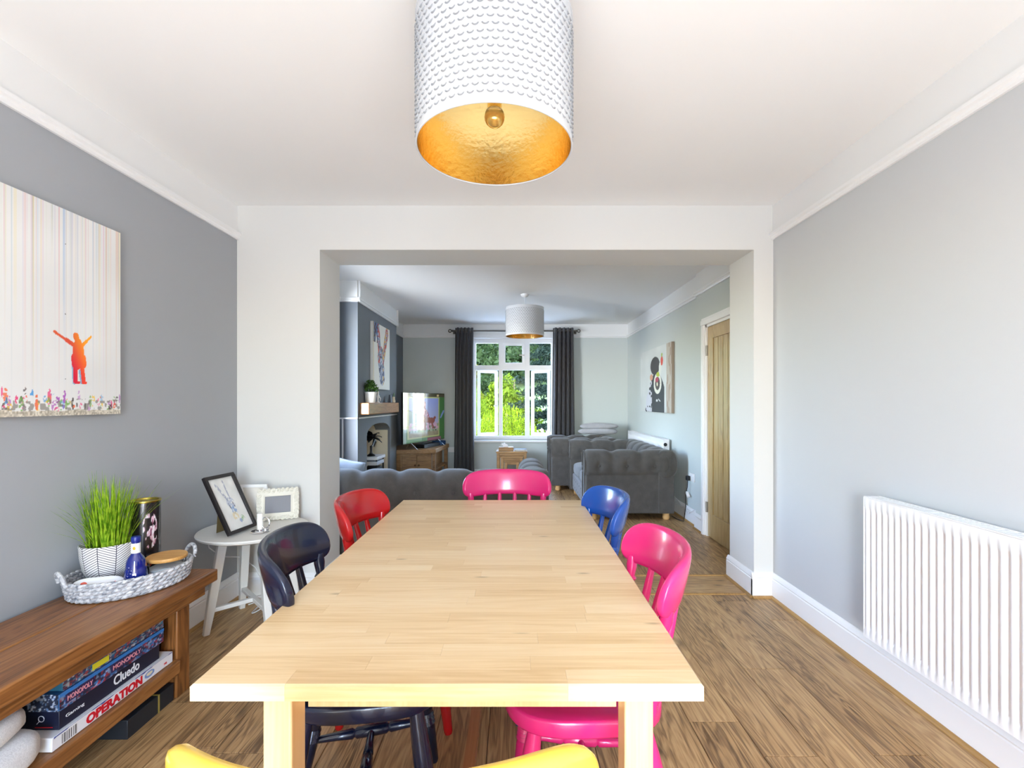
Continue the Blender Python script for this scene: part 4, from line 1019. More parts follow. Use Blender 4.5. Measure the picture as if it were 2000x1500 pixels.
# ------------------------------------------------------------------ sofas
def sofa(label, W_, D_, loc, rz, ncush, name='chesterfield_sofa', cat='sofa'):
    t = thing(name, label, cat, loc, rz)
    zt = .735; RH, RW = .145, .118     # roll half height / half width
    def roll(p0, p1, pitch, nm, deep=.10, bulge_out=None, outn=None, ends=True):
        p0, p1 = Vector(p0), Vector(p1); d = p1-p0; ln = d.length; d.normalize(); side = d.cross(Vector((0, 0, 1)))
        n = max(24, int(ln/.0125)); k = max(1, round(ln/pitch)); b = MB(); rr_ = []
        for i in range(n+1):
            s_ = i/n; pos = s_*k; f = abs(pos-round(pos)); inner = 0 < round(pos) < k
            pl = math.exp(-(f/.16)**2) if inner else 0
            endf = 1.0
            if ends: endf = min(1, (.88+.12*math.sin(min(1, min(s_, 1-s_)*ln/.035)*PI/2)))
            ring = []
            for j in range(36):
                a = 2*PI*j/36; ca, sa = math.cos(a), math.sin(a)
                wgt = max(0, sa*.5+.5)**1.2
                bf = abs((pos-.5)-round(pos-.5)); bd = math.exp(-(bf*pitch/.028)**2)*math.exp(-((sa+.12)/.22)**2)
                q = (1-deep*pl*wgt*1.6-.17*bd*(1 if abs(ca) > .6 else 0))*endf
                p = p0+d*(ln*s_)+side*(RW*q*math.copysign(abs(ca)**.8, ca))+Vector((0, 0, RH*q*math.copysign(abs(sa)**.8, sa)))
                ring.append(tuple(p))
            rr_.append(ring)
        b.rings(rr_); o = b.build(nm, SOFA, t, smooth=True, angle=55)
        for q in range(k):      # buttons pressed into the dimples, both sides
            for sd_ in (-1, 1):
                c = p0+d*(ln*(q+.5)/k)+side*(sd_*RW*.865)+Vector((0, 0, -.017))
                bb = MB(); r3 = (.015 if abs(side.x) < .5 else .007, .015 if abs(side.y) < .5 else .007, .015); bb.ellipsoid(c, r3, 10, 6); bb.build('button', SOFA, o, smooth=True)
        return o
    zc = zt-RH; hx, hy = W_/2, D_/2
    roll((-hx+.012, -hy+RW, zc), (hx-.012, -hy+RW, zc), .27, 'back_roll')
    MB().box(-hx+.03, hx-.03, -hy+.035, -hy+.205, .075, zc).build('back', SOFA, t, bevel=.012)
    for sx in (-1, 1):
        roll((sx*(hx-RW), -hy+.10, zc), (sx*(hx-RW), hy-.006, zc), .25, 'arm_roll')
        b = MB(); b.box(sx*(hx-.035) if sx < 0 else hx-.205, sx*(hx-.205) if sx < 0 else hx-.035, -hy+.1, hy-.012, .075, zc); b.build('arm', SOFA, t, bevel=.012)
        b = MB(); cxx = sx*(hx-RW); pts = []
        for j in range(25):
            a = -PI*.28+(PI*1.56)*j/24; pts.append((cxx+RW*.9*math.cos(a), hy+.001, zc+RH*.9*math.sin(a)))
        pts = [(sx*(hx-.12)+.085, hy+.0, .08)]+pts+[(sx*(hx-.12)-.085, hy+.0, .08)]
        b.tube(pts, .006, 6); b.build('piping', SOFA, t, smooth=True)
    ix = hx-.20
    MB().box(-ix, ix, -hy+.19, hy-.035, .085, .30).build('seat_base', SOFAL, t, bevel=.02)
    nbt = max(2, round(2*ix/.16))
    for i in range(nbt):
        for zz in (.14, .235):
            bb = MB(); bb.ellipsoid((-ix+2*ix*(i+.5+(.0 if zz < .2 else .25))/nbt-.02, hy-.036, zz), (.010, .006, .010), 10, 6); bb.build('button', SOFAL, t, smooth=True)
    cw = 2*ix/ncush
    for i in range(ncush):
        b = MB(); b.ellipsoid((-ix+cw*(i+.5), (.05+ -hy*0)+.045, .375), (cw/2*1.0, (D_-.24)/2, .083), 40, 14, .42); b.build('seat_cushion', SOFAL, t, smooth=True, angle=0)
    for sx in (-1, 1):
        for sy in (-1, 1):
            MB().lathe([(0, 0), (.028, 0), (.036, .012), (.038, .03), (.032, .05), (.036, .06), (.036, .078), (0, .078)], 20, Matrix.Translation((sx*(hx-.11), sy*(hy-.10), 0))).build('foot', LIGHTW, t, smooth=True)
    return t
sofa('grey tweed buttoned sofa seen from behind, just past the opening', 1.97, .85, (-.735, 3.868, 0), 0, 2)
sofa('grey buttoned sofa side-on beneath the monochrome canvas, arm towards the door', 1.60, .965, (1.195, 5.705, 0), R(90), 2)
sofa('grey buttoned armchair in the far corner by the right curtain', .80, .96, (.965, 6.955, 0), R(90), 1, 'chesterfield_armchair', 'armchair')
# loose cushions
def cushion(name, label, c, r_, rot, m, cat='cushion'):
    b = MB(); n = 24; rr_ = []
    for i in range(n+1):
        u = -1+2*i/n; ring = []
        for j in range(n+1): pass
    vs = []; fs = []
    for sgn in (1, -1):
        o = len(vs)
        for i in range(n+1):
            for j in range(n+1):
                u, v = -1+2*i/n, -1+2*j/n; h = max(0, (1-u**4)*(1-v**4))**.55
                px = u*(1-.06*(1-v*v)); py = v*(1-.06*(1-u*u))
                vs.append((px*r_[0], py*r_[1], sgn*r_[2]*h))
        for i in range(n):
            for j in range(n):
                q = o+i*(n+1)+j; fs.append((q, q+1, q+n+2, q+n+1) if sgn < 0 else (q, q+n+1, q+n+2, q+1))
    t = thing(name, label, cat, c, rot=rot); b.add(vs, fs); b.build('cover', m, t, smooth=True, angle=0)
    b = MB(); pts = []
    for j in range(48):
        s_ = j/12; k = int(s_); f = (s_-k)*2-1
        u, v = ((f, -1), (1, f), (-f, 1), (-1, -f))[k]
        pts.append((u*(1-.06*(1-v*v))*r_[0], v*(1-.06*(1-u*u))*r_[1], 0))
    b.tube(pts, .005, 6, True); b.build('piping', m, t, smooth=True)
    return t
PALEB = fabric('pale_blue_grey', (118, 126, 136), (158, 166, 174), 500)
cushion('scatter_cushion', 'pale blue-grey cushion at the left end of the back-facing sofa', (-1.50, 4.02, .575), (.17, .19, .065), (R(70), R(14), R(5)), PALEB)
cushion('scatter_cushion', 'pale grey cushion half hidden by the left pier on the sofa', (-1.60, 3.80, .64), (.16, .18, .055), (R(72), R(-8), R(60)), PALEB)
# rolled blanket on the armchair arm
th_ = thing('folded_throw', 'pale grey folded throw lying on the far armchair arm', 'blanket', (1.24, 7.225, .737))
THR = fabric('throw_grey', (150, 150, 154), (186, 186, 190), 400)
def throw_shape(x0, x1, z0, z1, yw, seed):
    b = MB(); rings_ = []
    for i in range(21):
        u = i/20; e_ = min(1, math.sin(PI*min(max(u, .0005), .9995))**.35*1.05)
        ring = []
        for j in range(24):
            a = 2*PI*j/24; ca, sa = math.cos(a), math.sin(a)
            wob = 1+.05*math.sin(2*a+seed+5*u)
            zc = z0+(z1-z0)/2*(1+.12*math.sin(u*PI)); ring.append((x0+(x1-x0)*u, yw*e_*wob*math.copysign(abs(ca)**.7, ca), max(.0, zc+(z1-z0)/2*e_*wob*math.copysign(abs(sa)**.7, sa))))
        rings_.append(ring)
    b.rings(rings_); return b
throw_shape(-.30, .30, 0, .10, .11, 1).build('lower_fold', THR, th_, smooth=True, angle=0)
throw_shape(-.27, .31, .085, .175, .10, 3).build('upper_fold', THR, th_, smooth=True, angle=0)

# ------------------------------------------------------------------ fireplace wall
b = MB(); b.box(-1.626, -1.525, 4.945, 6.20, 1.102, 1.226); mt = tag(b.build('mantel_beam', BEAM, bevel=.008), 'chunky oak mantel beam across the chimney breast', 'mantel shelf')
b = MB(); b.box(CX, CX+.012, CY0-.012, CY1, 1.06, 1.074); b.box(XLL, CX+.012, CY0-.012, CY0, 1.06, 1.074); b.box(XLL+.03, XLL+.044, CY0-.012, CY0, .1, 1.06); 
struct(b.build('trim_cable_trunking', GLOSSW))
mz = 1.226
pp = thing('potted_herb', 'bushy dark green plant in white pot on the mantel beam', 'plant', (-1.565, 5.12, mz))
MB().lathe([(0, 0), (.048, 0), (.052, .006), (.062, .105), (.064, .115), (.058, .115), (.055, .1), (0, .1)], 28).build('pot', mat('pot_white', (238, 234, 226), .4), pp, smooth=True)
b = MB(); rr_ = random.Random(8)
for k in range(420):
    a = rr_.uniform(0, 2*PI); el = rr_.uniform(.1, 1.45); q = rr_.uniform(.5, 1)
    c = Vector((.085*q*math.cos(a)*math.cos(el), .085*q*math.sin(a)*math.cos(el), .115+.13*q*math.sin(el)))
    d = Vector((rr_.gauss(0, 1), rr_.gauss(0, 1), rr_.gauss(.6, 1))).normalized()*.016; s_ = d.cross(Vector((rr_.gauss(0, 1), rr_.gauss(0, 1), .3))).normalized()*.005
    b.add([c-d, c+s_, c+d, c-s_], [(0, 1, 2, 3)])
b.build('foliage', blade_mat('herb_leaf', (34, 62, 24), (78, 112, 44)), pp, kind='stuff')
b = MB()
for k in range(9): b.tube([(.02*math.cos(k), .02*math.sin(k), .1), (.05*math.cos(k*1.3), .05*math.sin(k*1.3), .2)], .002, 5)
b.build('stem', mat('stem_green', (60, 70, 30), .8), pp)
hv = thing('figurine', 'small white figurine beside the mantel pot plant', 'ornament', (-1.555, 5.36, mz))
b = MB(); b.lathe([(0, 0), (.02, 0), (.022, .008), (.01, .015), (.012, .05), (.020, .075), (.010, .095), (.013, .112), (.008, .128), (0, .13)], 16); b.build('figure', WHITEP, hv, smooth=True)
b = MB(); b.tube([(.0, .012, .08), (.02, .03, .05), (.01, .045, .02)], .006, 8); b.build('arm', WHITEP, hv, smooth=True)
or1 = thing('ornament', 'small dark leaning slate ornament at the end of the mantel', 'ornament', (-1.575, 5.93, mz))
b = MB(); b.quad_ext([(-.005, -.05, 0), (.03, -.05, 0), (.012, -.01, .095), (-.005, -.02, .10)], (0, .075, 0)); b.build('slate', mat('slate_dark', (56, 58, 66), .6), or1, bevel=.004)
or2 = thing('ornament', 'small cream and green ornament at the very end of the mantel', 'ornament', (-1.57, 6.10, mz))
b = MB(); b.lathe([(0, 0), (.022, 0), (.026, .02), (.016, .05), (.02, .07), (0, .08)], 14); b.build('base', CREAM, or2, smooth=True)
b = MB(); b.turned((0, 0, .07), (.004, .01, .13), [(0, .008), (.6, .012), (1, .003)], 10); b.build('top', mat('ornament_green', (96, 120, 96), .5), or2, smooth=True)

def mosaic(u, v):
    W_, H_ = .70, .755; img = np.ones(u.shape+(3,))*np.array([232, 230, 224.])
    x, y = u, v
    hand = cap(x, y, .52, .22, .46, .42, .16) | cap(x, y, .46, .42, .44, .5, .17) | cap(x, y, .40, .5, .26, .97, .085) | cap(x, y, .58, .5, .82, .93, .085)
    n = vnoise(u, v, 26, 30, 3); n2 = vnoise(u, v, 22, 26, 9); n3 = vnoise(u, v, 24, 26, 15)
    t = v[..., None]
    col = np.array([96, 100, 130])*(1-t)+np.array([150, 160, 176])*t
    col = np.where((n > .55)[..., None], np.array([186, 190, 206.]), col)
    col = np.where((n2 > .68)[..., None], np.array([66, 62, 96.]), col)
    col = np.where((n3 > .62)[..., None] & (t > .4), np.array([190, 70, 56.]), col)
    col = np.where((n3 < .35)[..., None] & (x[..., None] > .55), np.array([214, 170, 92.]), col)
    img = np.where(hand[..., None], col, img)
    d = (u < .26) & (v > .70) & (vnoise(u, v, 6, 8, 4) > .3)
    img = put(img, d, (64, 44, 60)); img = put(img, d & (n > .6), (80, 110, 160))
    img = put(img, (u < .06), (214, 200, 170), .7)
    return img
canvas('canvas_picture', 'tall canvas of a multicoloured mosaic V-shape above the mantel', .70, .755, (CX+.030, 5.66, 1.762), FACE_XP, mosaic, 130, 140, .028)

# things in the fireplace
fs_ = thing('hearth_stand', 'small dark hearth stand with white shelf inside the fireplace', 'stand', (-1.735, 5.75, .012))
b = MB(); b.box(-.11, .11, -.17, .17, .54, .575); b.build('shelf', mat('stand_white', (226, 228, 234), .35), fs_, bevel=.004)
b = MB(); b.box(-.10, .10, -.15, .15, .475, .52); b.build('shelf_lower', mat('stand_grey', (190, 196, 206), .4), fs_, bevel=.004)
b = MB()
for sx in (-1, 1):
    for sy in (-1, 1): b.turned((sx*.09, sy*.14, 0), (sx*.09, sy*.14, .54), [(0, .01), (1, .01)], 8)
b.build('legs_frame', BLACK, fs_)
MB().box(-.085, .085, -.125, .125, 0, .44).build('dark_case', BLACKM, fs_, bevel=.01)
b = MB(); b.tube([(.0, .15+.055*math.sin(a), .33+.09*math.cos(a)) for a in [k*2*PI/20 for k in range(20)]], .007, 6, True); b.build('side_ring', BLACK, fs_, smooth=True)
bf = thing('flower_ornament', 'glossy black flower ornament standing in the fireplace arch', 'ornament', (-1.735, 5.70, .587))
b = MB(); b.lathe([(0, 0), (.045, 0), (.05, .01), (.02, .03), (.014, .06), (.016, .12), (0, .13)], 16); b.build('stem', BLACK, bf, smooth=True)
b = MB(); rr_ = random.Random(2)
for k in range(16):
    a = k*2.4; el = .1+1.2*(k/16); c = Vector((.06*math.cos(a)*math.cos(el), .085*math.sin(a)*math.cos(el)-.0, .24+.10*math.sin(el)))
    vs = MB(); d = Vector((math.cos(a)*math.cos(el), math.sin(a)*math.cos(el), .4)).normalized(); s_ = d.cross(Vector((0, 0, 1))).normalized()
    ring = []
    for q in range(6):
        f = q/5; wv = .034*math.sin(PI*(.1+.85*f)); p = Vector((0, 0, .20))+d*(.14*f)+Vector((0, 0, -.10*f*f+.08*f*(el)))
        ring.append([tuple(p-s_*wv), tuple(p+Vector((0, 0, .008))), tuple(p+s_*wv), tuple(p-Vector((0, 0, .004)))])
    b.rings(ring)
b.build('petals', BLACK, bf, smooth=True, kind='stuff')
b = MB(); b.tube([(0, 0, .1), (.0, .08, .14), (0, .13, .20), (0, .15, .16), (0, .13, .10)], [.006, .01, .016, .02, .006], 8); b.build('leaf', BLACK, bf, smooth=True)

# ------------------------------------------------------------------ TV corner
tu = thing('tv_unit', 'dark oak corner television unit beside the fireplace', 'cabinet', (0, 0, 0))
TP = [(-1.60, 6.50), (-1.117, 6.62), (-1.055, 7.50), (-1.78, 7.55), (-1.79, 6.51)]
b = MB(); b.prism(TP, .52, .58); b.build('top', TVOAK, tu, bevel=.006)
ins = [(-1.585, 6.53), (-1.14, 6.645), (-1.13, 6.80), (-1.60, 6.80)]
f0, f1 = Vector((-1.585, 6.53, 0)), Vector((-1.145, 6.645, 0)); fd = (f1-f0).normalized(); fn = Vector((fd.y, -fd.x, 0))
b = MB(); b.prism([(-1.585, 6.53), (-1.145, 6.645), (-1.145, 6.72), (-1.085, 7.45), (-1.76, 7.5), (-1.76, 6.54)], .0, .045); b.build('plinth', TVOAK, tu)
b = MB(); b.prism([(-1.585, 6.53), (-1.185, 6.634), (-1.16, 7.46), (-1.76, 7.5), (-1.76, 6.54)], .045, .52); b.build('cabinet_body', TVOAK, tu)
Mdr = Matrix.Translation(f0) @ Matrix.Rotation(math.atan2(fd.y, fd.x), 4, 'Z')
dr = MB().box(.02, .215, -.014, -.001, .07, .50).build('door', TVOAK, tu, bevel=.004); dr.matrix_local = Mdr
k_ = MB(); k_.lathe([(0, 0), (.010, 0), (.014, .012), (.008, .02), (0, .021)], 12, Matrix.Translation((.195, -.014, .36)) @ Matrix.Rotation(PI/2, 4, 'X')); k_.build('knob', mat('knob_bronze', (96, 70, 44), .4, .8), dr, smooth=True)
dr = MB().box(.222, .415, -.014, -.001, .07, .50).build('door', TVOAK, tu, bevel=.004); dr.matrix_local = Mdr
k_ = MB(); k_.lathe([(0, 0), (.010, 0), (.014, .012), (.008, .02), (0, .021)], 12, Matrix.Translation((.245, -.014, .36)) @ Matrix.Rotation(PI/2, 4, 'X')); k_.build('knob', MATS['knob_bronze'], dr, smooth=True)
b = MB(); b.prism([(-1.184, 6.68), (-1.125, 6.70), (-1.075, 7.44), (-1.16, 7.45)], .27, .295); b.build('side_shelf', TVOAK, tu)
b = MB(); b.prism([(-1.165, 6.64), (-1.13, 6.645), (-1.125, 6.68), (-1.16, 6.68)], .045, .52); b.build('side_post', TVOAK, tu)
b = MB(); b.prism([(-1.12, 7.40), (-1.075, 7.40), (-1.07, 7.45), (-1.12, 7.45)], .045, .52); b.build('side_post', TVOAK, tu)

tvL, tvR = Vector((-1.498, 6.30, 0)), Vector((-1.113, 7.40, 0)); tv_dir = (tvR-tvL); TW = tv_dir.length; ang = math.atan2(tv_dir.y, tv_dir.x); mid = (tvL+tvR)/2
tv = thing('television', 'flat screen television showing a sports picture on the corner unit', 'television', (mid.x, mid.y, 1.015), rot=(PI/2, 0, ang))
THt = .70
MB().box(-TW/2, TW/2, -THt/2, THt/2, -.03, -.002).build('casing', BLACK, tv, bevel=.004)
def telly(u, v):
    img = np.ones(u.shape+(3,))*np.array([60, 120, 56.])
    n = vnoise(u, v, 30, 18, 4)[..., None]
    img = put(img, v > .92, (70, 66, 40))
    inn = (u > .12) & (u < .84) & (v > .10) & (v < .90)
    img = put(img, (u > .09) & (u < .86) & (v > .07) & (v < .93), (186, 190, 110))
    sky_ = np.array([150, 158, 206])+(v[..., None]-.5)*np.array([-60, -40, 30]); img = np.where((inn & (v > .36))[..., None], sky_, img)
    img = put(img, inn & (v <= .72-.5*u) & (v > .36), (70, 108, 96))
    img = np.where((inn & (v <= .36))[..., None], np.array([120, 130, 96])+(n-.5)*120, img)
    img = put(img, inn & (v < .2), (150, 132, 96), .8)
    crowd = inn & (v > .24) & (v < .40) & (vnoise(u, v, 40, 30, 6) > .5); img = put(img, crowd, (206, 150, 176))
    rid = cap(u, v, .47, .80, .48, .60, .035) | cap(u, v, .5, .62, .55, .52, .05) | cap(u, v, .46, .56, .42, .30, .025)
    img = put(img, rid, (150, 70, 96)); hs = cap(u, v, .45, .46, .68, .42, .06) | cap(u, v, .68, .42, .74, .48, .03) | cap(u, v, .50, .44, .50, .24, .02) | cap(u, v, .66, .4, .70, .26, .02)
    img = put(img, hs, (140, 66, 50)); img = put(img, rid & (vnoise(u, v, 40, 40, 3) > .6), (226, 160, 180))
    img = put(img, cap(u, v, .9, .48, .98, .62, .02), (110, 140, 210))
    img = put(img, (v < .06) & (u > .55) & (u < .9), (190, 70, 120), .7)
    img = put(img, ell(u, v, .82, .96, .03, .025), (226, 200, 130))
    img = put(img, (u < .42) & (np.abs(((v*3.1) % 1)-.5) < .45), (206, 214, 226), .30)  # window reflection painted over the left of the picture
    img = put(img, u < .06, (190, 196, 220), .5)
    return img*.72+img.mean(-1, keepdims=True)*.2+14
panel('screen', TW-.014, THt-.016, 120, 76, telly, SCREENP, tv, (0, 0, .0), (0, 0, 0))
b = MB()
for sx in (-.33, .33):
    xx = sx*TW; b.tube([(xx, -THt/2+.02, -.014), (xx+.03, -.4345, .09)], .004, 6); b.tube([(xx, -THt/2+.02, -.014), (xx+.03, -.4345, -.10)], .004, 6)
b.build('stand_legs', CHROME, tv, smooth=True)
sb = thing('soundbar', 'black and blue set-top box under the television', 'electronics', (-1.26, 7.02, .58), math.atan2(1.1, .385))
MB().box(-.30, .16, -.07, .07, .0005, .05).build('case', BLACK, sb, bevel=.004)
MB().box(.163, .34, -.07, .07, .0005, .065).build('blue_case', mat('case_blue', (36, 70, 110), .5), sb, bevel=.004)

# ------------------------------------------------------------------ window dressing
def curtain(label, x0t, x1t, x0b, x1b, ph):
    t = thing('curtain', label, 'curtain', ((x0t+x1t)/2, 7.49, 0), 0, 'charcoal eyelet curtains at the lounge window')
    cx = t.location.x; n = 90; rows = 24; vs = []; fs = []; nf = 5
    zt = 2.42-.02
    for k in range(rows+1):
        z = .03+(zt-.03)*k/rows; f = k/rows; f2 = f**.55
        for i in range(n+1):
            u = i/n; a, c = x0b+(x0t-x0b)*f2, x1b+(x1t-x1b)*f2
            amp = .040+.012*(1-f); w_ = math.sin(2*PI*nf*u+ph)
            w_ = math.copysign(abs(w_)**.75, w_)
            vs.append((a+(c-a)*u-cx+.008*math.sin(2*PI*nf*u*2+ph)*(1-f), amp*w_+.012*math.sin(3*u+4*f), z))
    for k in range(rows):
        for i in range(n):
            p = k*(n+1)+i; fs.append((p, p+1, p+n+2, p+n+1))
    b = MB(); b.add(vs, fs); o = b.build('drape', CURT, t, smooth=True, angle=0); s_ = o.modifiers.new('t', 'SOLIDIFY'); s_.thickness = .004
    for i in range(nf*2):
        u = (i+.5)/(nf*2)
        xx = x0t+(x1t-x0t)*(u)-cx
        bb = MB(); bb.tube([(xx, .024*math.cos(2*PI*j/16), 2.352+.024*math.sin(2*PI*j/16)) for j in range(16)], .004, 6, True); bb.build('eyelet', STEEL, t, smooth=True)
curtain('charcoal eyelet curtain on the left side of the lounge window', -.955, -.675, -.985, -.655, 0)
curtain('charcoal eyelet curtain on the right side of the lounge window', .585, .91, .545, .93, 1.0)
cr_ = thing('curtain_rod', 'dark metal curtain rod with round finials above the lounge window', 'curtain rod', (0, 7.49, 2.352))
RODM = mat('rod_bronze', (92, 88, 84), .35, .8)
b = MB(); b.turned((-1.02, 0, 0), (.96, 0, 0), [(0, .0125), (1, .0125)], 12); b.build('rod', RODM, cr_, smooth=True)
for sx in (-1.04, .985):
    b = MB(); b.tube([(sx+.022*math.cos(a), 0, .022*math.sin(a)) for a in [k*2*PI/20 for k in range(20)]], .008, 8, True); b.turned((sx-math.copysign(.05, sx), 0, 0), (sx-math.copysign(.02, sx), 0, 0), [(0, .016), (.5, .018), (1, .01)], 12); b.build('finial', RODM, cr_, smooth=True)
for sx in (-.99, .945):
    b = MB(); b.box(sx-.008, sx+.008, 0, .148, -.008, .008); b.box(sx-.02, sx+.02, .14, .15, -.03, .03); b.build('bracket', RODM, cr_)

# nest of tables, tissue box, book
ns = thing('nest_of_tables', 'oak nest of tables standing under the lounge window', 'table', (-.065, 7.24, 0))
NOAK = wood('nest_oak', (110, 78, 44), (158, 120, 74), (186, 148, 98), 'X', 1.2, .45, ring=.4, knots=.3, tint=.15)
for k, (hw, zt, yo) in enumerate(((.232, .50, 0), (.172, .43, .0), (.118, .365, .0))):
    MB().box(-hw, hw, -.17+.005*k, .17, zt-.028, zt).build('table_top', NOAK, ns, bevel=.004)
    for sx in (-1, 1):
        for yy in (-.15, .13):
            MB().box(sx*hw-.02-sx*.03, sx*hw+.02-sx*.03, yy-.018, yy+.018, 0, zt-.028).build('leg', NOAK, ns, bevel=.002)
    MB().box(-hw+.05, hw-.05, -.155+.004*k, -.135, zt-.065, zt-.028).build('apron', NOAK, ns)
tx = thing('tissue_box', 'wooden tissue box with white tissue on the nest of tables', 'box', (-.15, 7.20, .50))
MB().box(-.11, .11, -.06, .06, 0.0004, .055).build('box_body', NOAK, tx, bevel=.004)
b = MB()
for k in range(5):
    a = k*1.2; b.add([(-.035, -.012, .055), (.035, .012, .055), (.06*math.cos(a)-.045, .03*math.sin(a), .10+.02*math.sin(k*2)), (-.075+.02*k, .01*k-.02, .115-.008*k)], [(0, 1, 2, 3)])
b.build('tissue', mat('tissue_white', (244, 244, 246), .8), tx)
bk = thing('book', 'dark book lying on the nest of tables next to the tissue box', 'book', (.065, 7.19, .50), R(4))
MB().box(-.09, .09, -.06, .06, .0004, .004).build('cover', mat('book_dark', (52, 60, 72), .5), bk)
MB().box(-.086, .088, -.057, .057, .004, .02).build('pages', mat('page_white', (226, 222, 212), .8), bk)
MB().box(-.09, .09, -.06, .06, .02, .024).build('cover', MATS['book_dark'], bk)

# ------------------------------------------------------------------ monochrome canvas, socket and cables
def mono(u, v):
    img = np.ones(u.shape+(3,))*np.array([206, 210, 208.])
    img += (vnoise(u, v, 8, 6, 2)[..., None]-.5)*18
    img = put(img, u > .86, (178, 164, 146), .7); img = put(img, (u > .86) & (vnoise(u, v, 30, 8, 5) > .6), (150, 120, 100), .5)
    bodym = (v < .62-1.9*(u-.56)**2*(2.2 if u.any() else 1)) & (v < .60) & (u > .10) & (u < .80) & (v < .10+1.5*(u-.05))
    img = put(img, bodym, (44, 48, 50)); n = vnoise(u, v, 30, 24, 3)
    img = put(img, ell(u, v, .52, .72, .15, .14), (52, 46, 44))
    img = put(img, bodym & (u < .42) & (n > .45), (200, 200, 208)); img = put(img, ell(u, v, .30, .14, .09, .15) & (n > .2), (204, 206, 214))
    img = put(img, ell(u, v, .40, .55, .05, .05), (206, 150, 120))
    img = put(img, ell(u, v, .60, .44, .12, .16), (224, 224, 212)); img = put(img, ell(u, v, .60, .44, .075, .10), (70, 64, 60)); img = put(img, ell(u, v, .58, .50, .05, .04), (170, 60, 80)); img = put(img, ell(u, v, .62, .58, .06, .035), (170, 180, 50)); img = put(img, ell(u, v, .59, .43, .02, .03), (226, 222, 190))
    img = put(img, ell(u, v, .68, .66, .04, .10), (220, 222, 214)); img = put(img, ell(u, v, .73, .77, .035, .07), (206, 74, 50)); img = put(img, ell(u, v, .73, .86, .02, .03), (150, 170, 60))
    img = put(img, ell(u, v, .58, .18, .03, .02) | cap(u, v, .63, .2, .68, .17, .008), (214, 216, 214))
    return img
canvas('canvas_picture', 'pale grey canvas with dark abstract shape and white ring, lounge right wall', 1.34, .81, (XLR-.034, 6.045, 1.512), FACE_XM, mono, 170, 120, .030, mat('canvas_edge_brown', (150, 136, 122), .8))
so = thing('wall_socket', 'white double wall socket low on the lounge right wall', 'socket', (XLR, 4.84, .47), rot=FACE_XM)
MB().box(-.073, .073, -.043, .043, 0, .010).build('plate', WHITEP, so, bevel=.003)
for xx in (-.037, .037): MB().box(xx-.008, xx+.008, .012, .028, .010, .0135).build('switch', WHITEP, so)
MB().box(-.05, -.03, -.02, .006, .0101, .011).build('socket_holes', T_INK, so)
pl = thing('plug', 'black plug with cable running down from the wall socket', 'plug', (XLR-.011, 4.88, .455))
MB().box(-.035, 0, -.024, .024, -.024, .022).build('plug_body', BLACKM, pl, bevel=.006)
b = MB(); b.tube([(-.02, 0, -.02), (-.022, .005, -.09), (-.03, .03, -.17), (-.028, .035, -.30), (-.045, .03, -.42), (-.055, .02, -.448), (-.09, .12, -.450), (-.10, .26, -.450)], .004, 6); b.build('lead', BLACKM, pl, smooth=True)
ad = thing('cable_adapter', 'small white adapter hanging on the cable below the socket', 'adapter', (XLR-.032, 4.88, .29), rot=(R(35), 0, 0))
MB().box(-.012, .014, -.035, .03, -.016, .012).build('adapter_body', WHITEP, ad, bevel=.004)
b = MB(); b.tube([(XLR-.026, 4.70, .17), (XLR-.028, 4.85, .10), (XLR-.03, 4.95, .14), (XLR-.03, 5.05, .12), (XLR-.03, 5.2, .17), (XLR-.03, 5.35, .19)], .004, 6)
tag(b.build('white_lead', CABLEW, smooth=True), 'white lead trailing along the skirting behind the sofa', 'cable')
wp = MB(); wp.box(-.30+.0, 0, 0, .01, 0, .05)
wp = thing('wall_plate', 'pale switch plate on the far wall beside the left curtain', 'socket', (-1.02, YF, .47), rot=FACE_YM)
MB().box(-.07, .07, -.042, .042, 0, .010).build('plate', WHITEP, wp, bevel=.003)
for xx in (-.037, .037): MB().box(xx-.008, xx+.008, .012, .028, .010, .0135).build('switch', WHITEP, wp)

# ------------------------------------------------------------------ garden outside the window
gm = mat('lawn', (54, 74, 26), .95, var=(1.5, .25))
g = MB(); nx_, ny_ = 30, 40
def gz(x, y):
    h = -1.6
    if y > 34: h += (y-34)**1.35*.0535
    return h+.3*math.sin(x*.15+y*.1)*(y > 20)
vs = []; fs = []
for j in range(ny_+1):
    y = 8.2+(j/ny_)**1.8*230
    for i in range(nx_+1):
        x = (-1+2*i/nx_)*(14+y*.45); vs.append((x, y, gz(x, y)))
for j in range(ny_):
    for i in range(nx_):
        p = j*(nx_+1)+i; fs.append((p, p+1, p+nx_+2, p+nx_+1))
g.add(vs, fs); o = g.build('ground_outside', gm, smooth=True, angle=0); o['kind'] = 'structure'
g = MB().box(-6, 6, 7.98, 12.2, -.4, -.16).build('ground_bounce_slab', mat('bounce_slab_pale', (226, 222, 214), .9, var=(3, .05))); g['kind'] = 'structure'  # unseen pale slab added to bounce light up into the lounge
g = MB().box(-30, 30, -40, YB-.4, -.2, -.12).build('ground_patio', mat('patio_stone', (170, 164, 154), .9, var=(3, .1))); g['kind'] = 'structure'

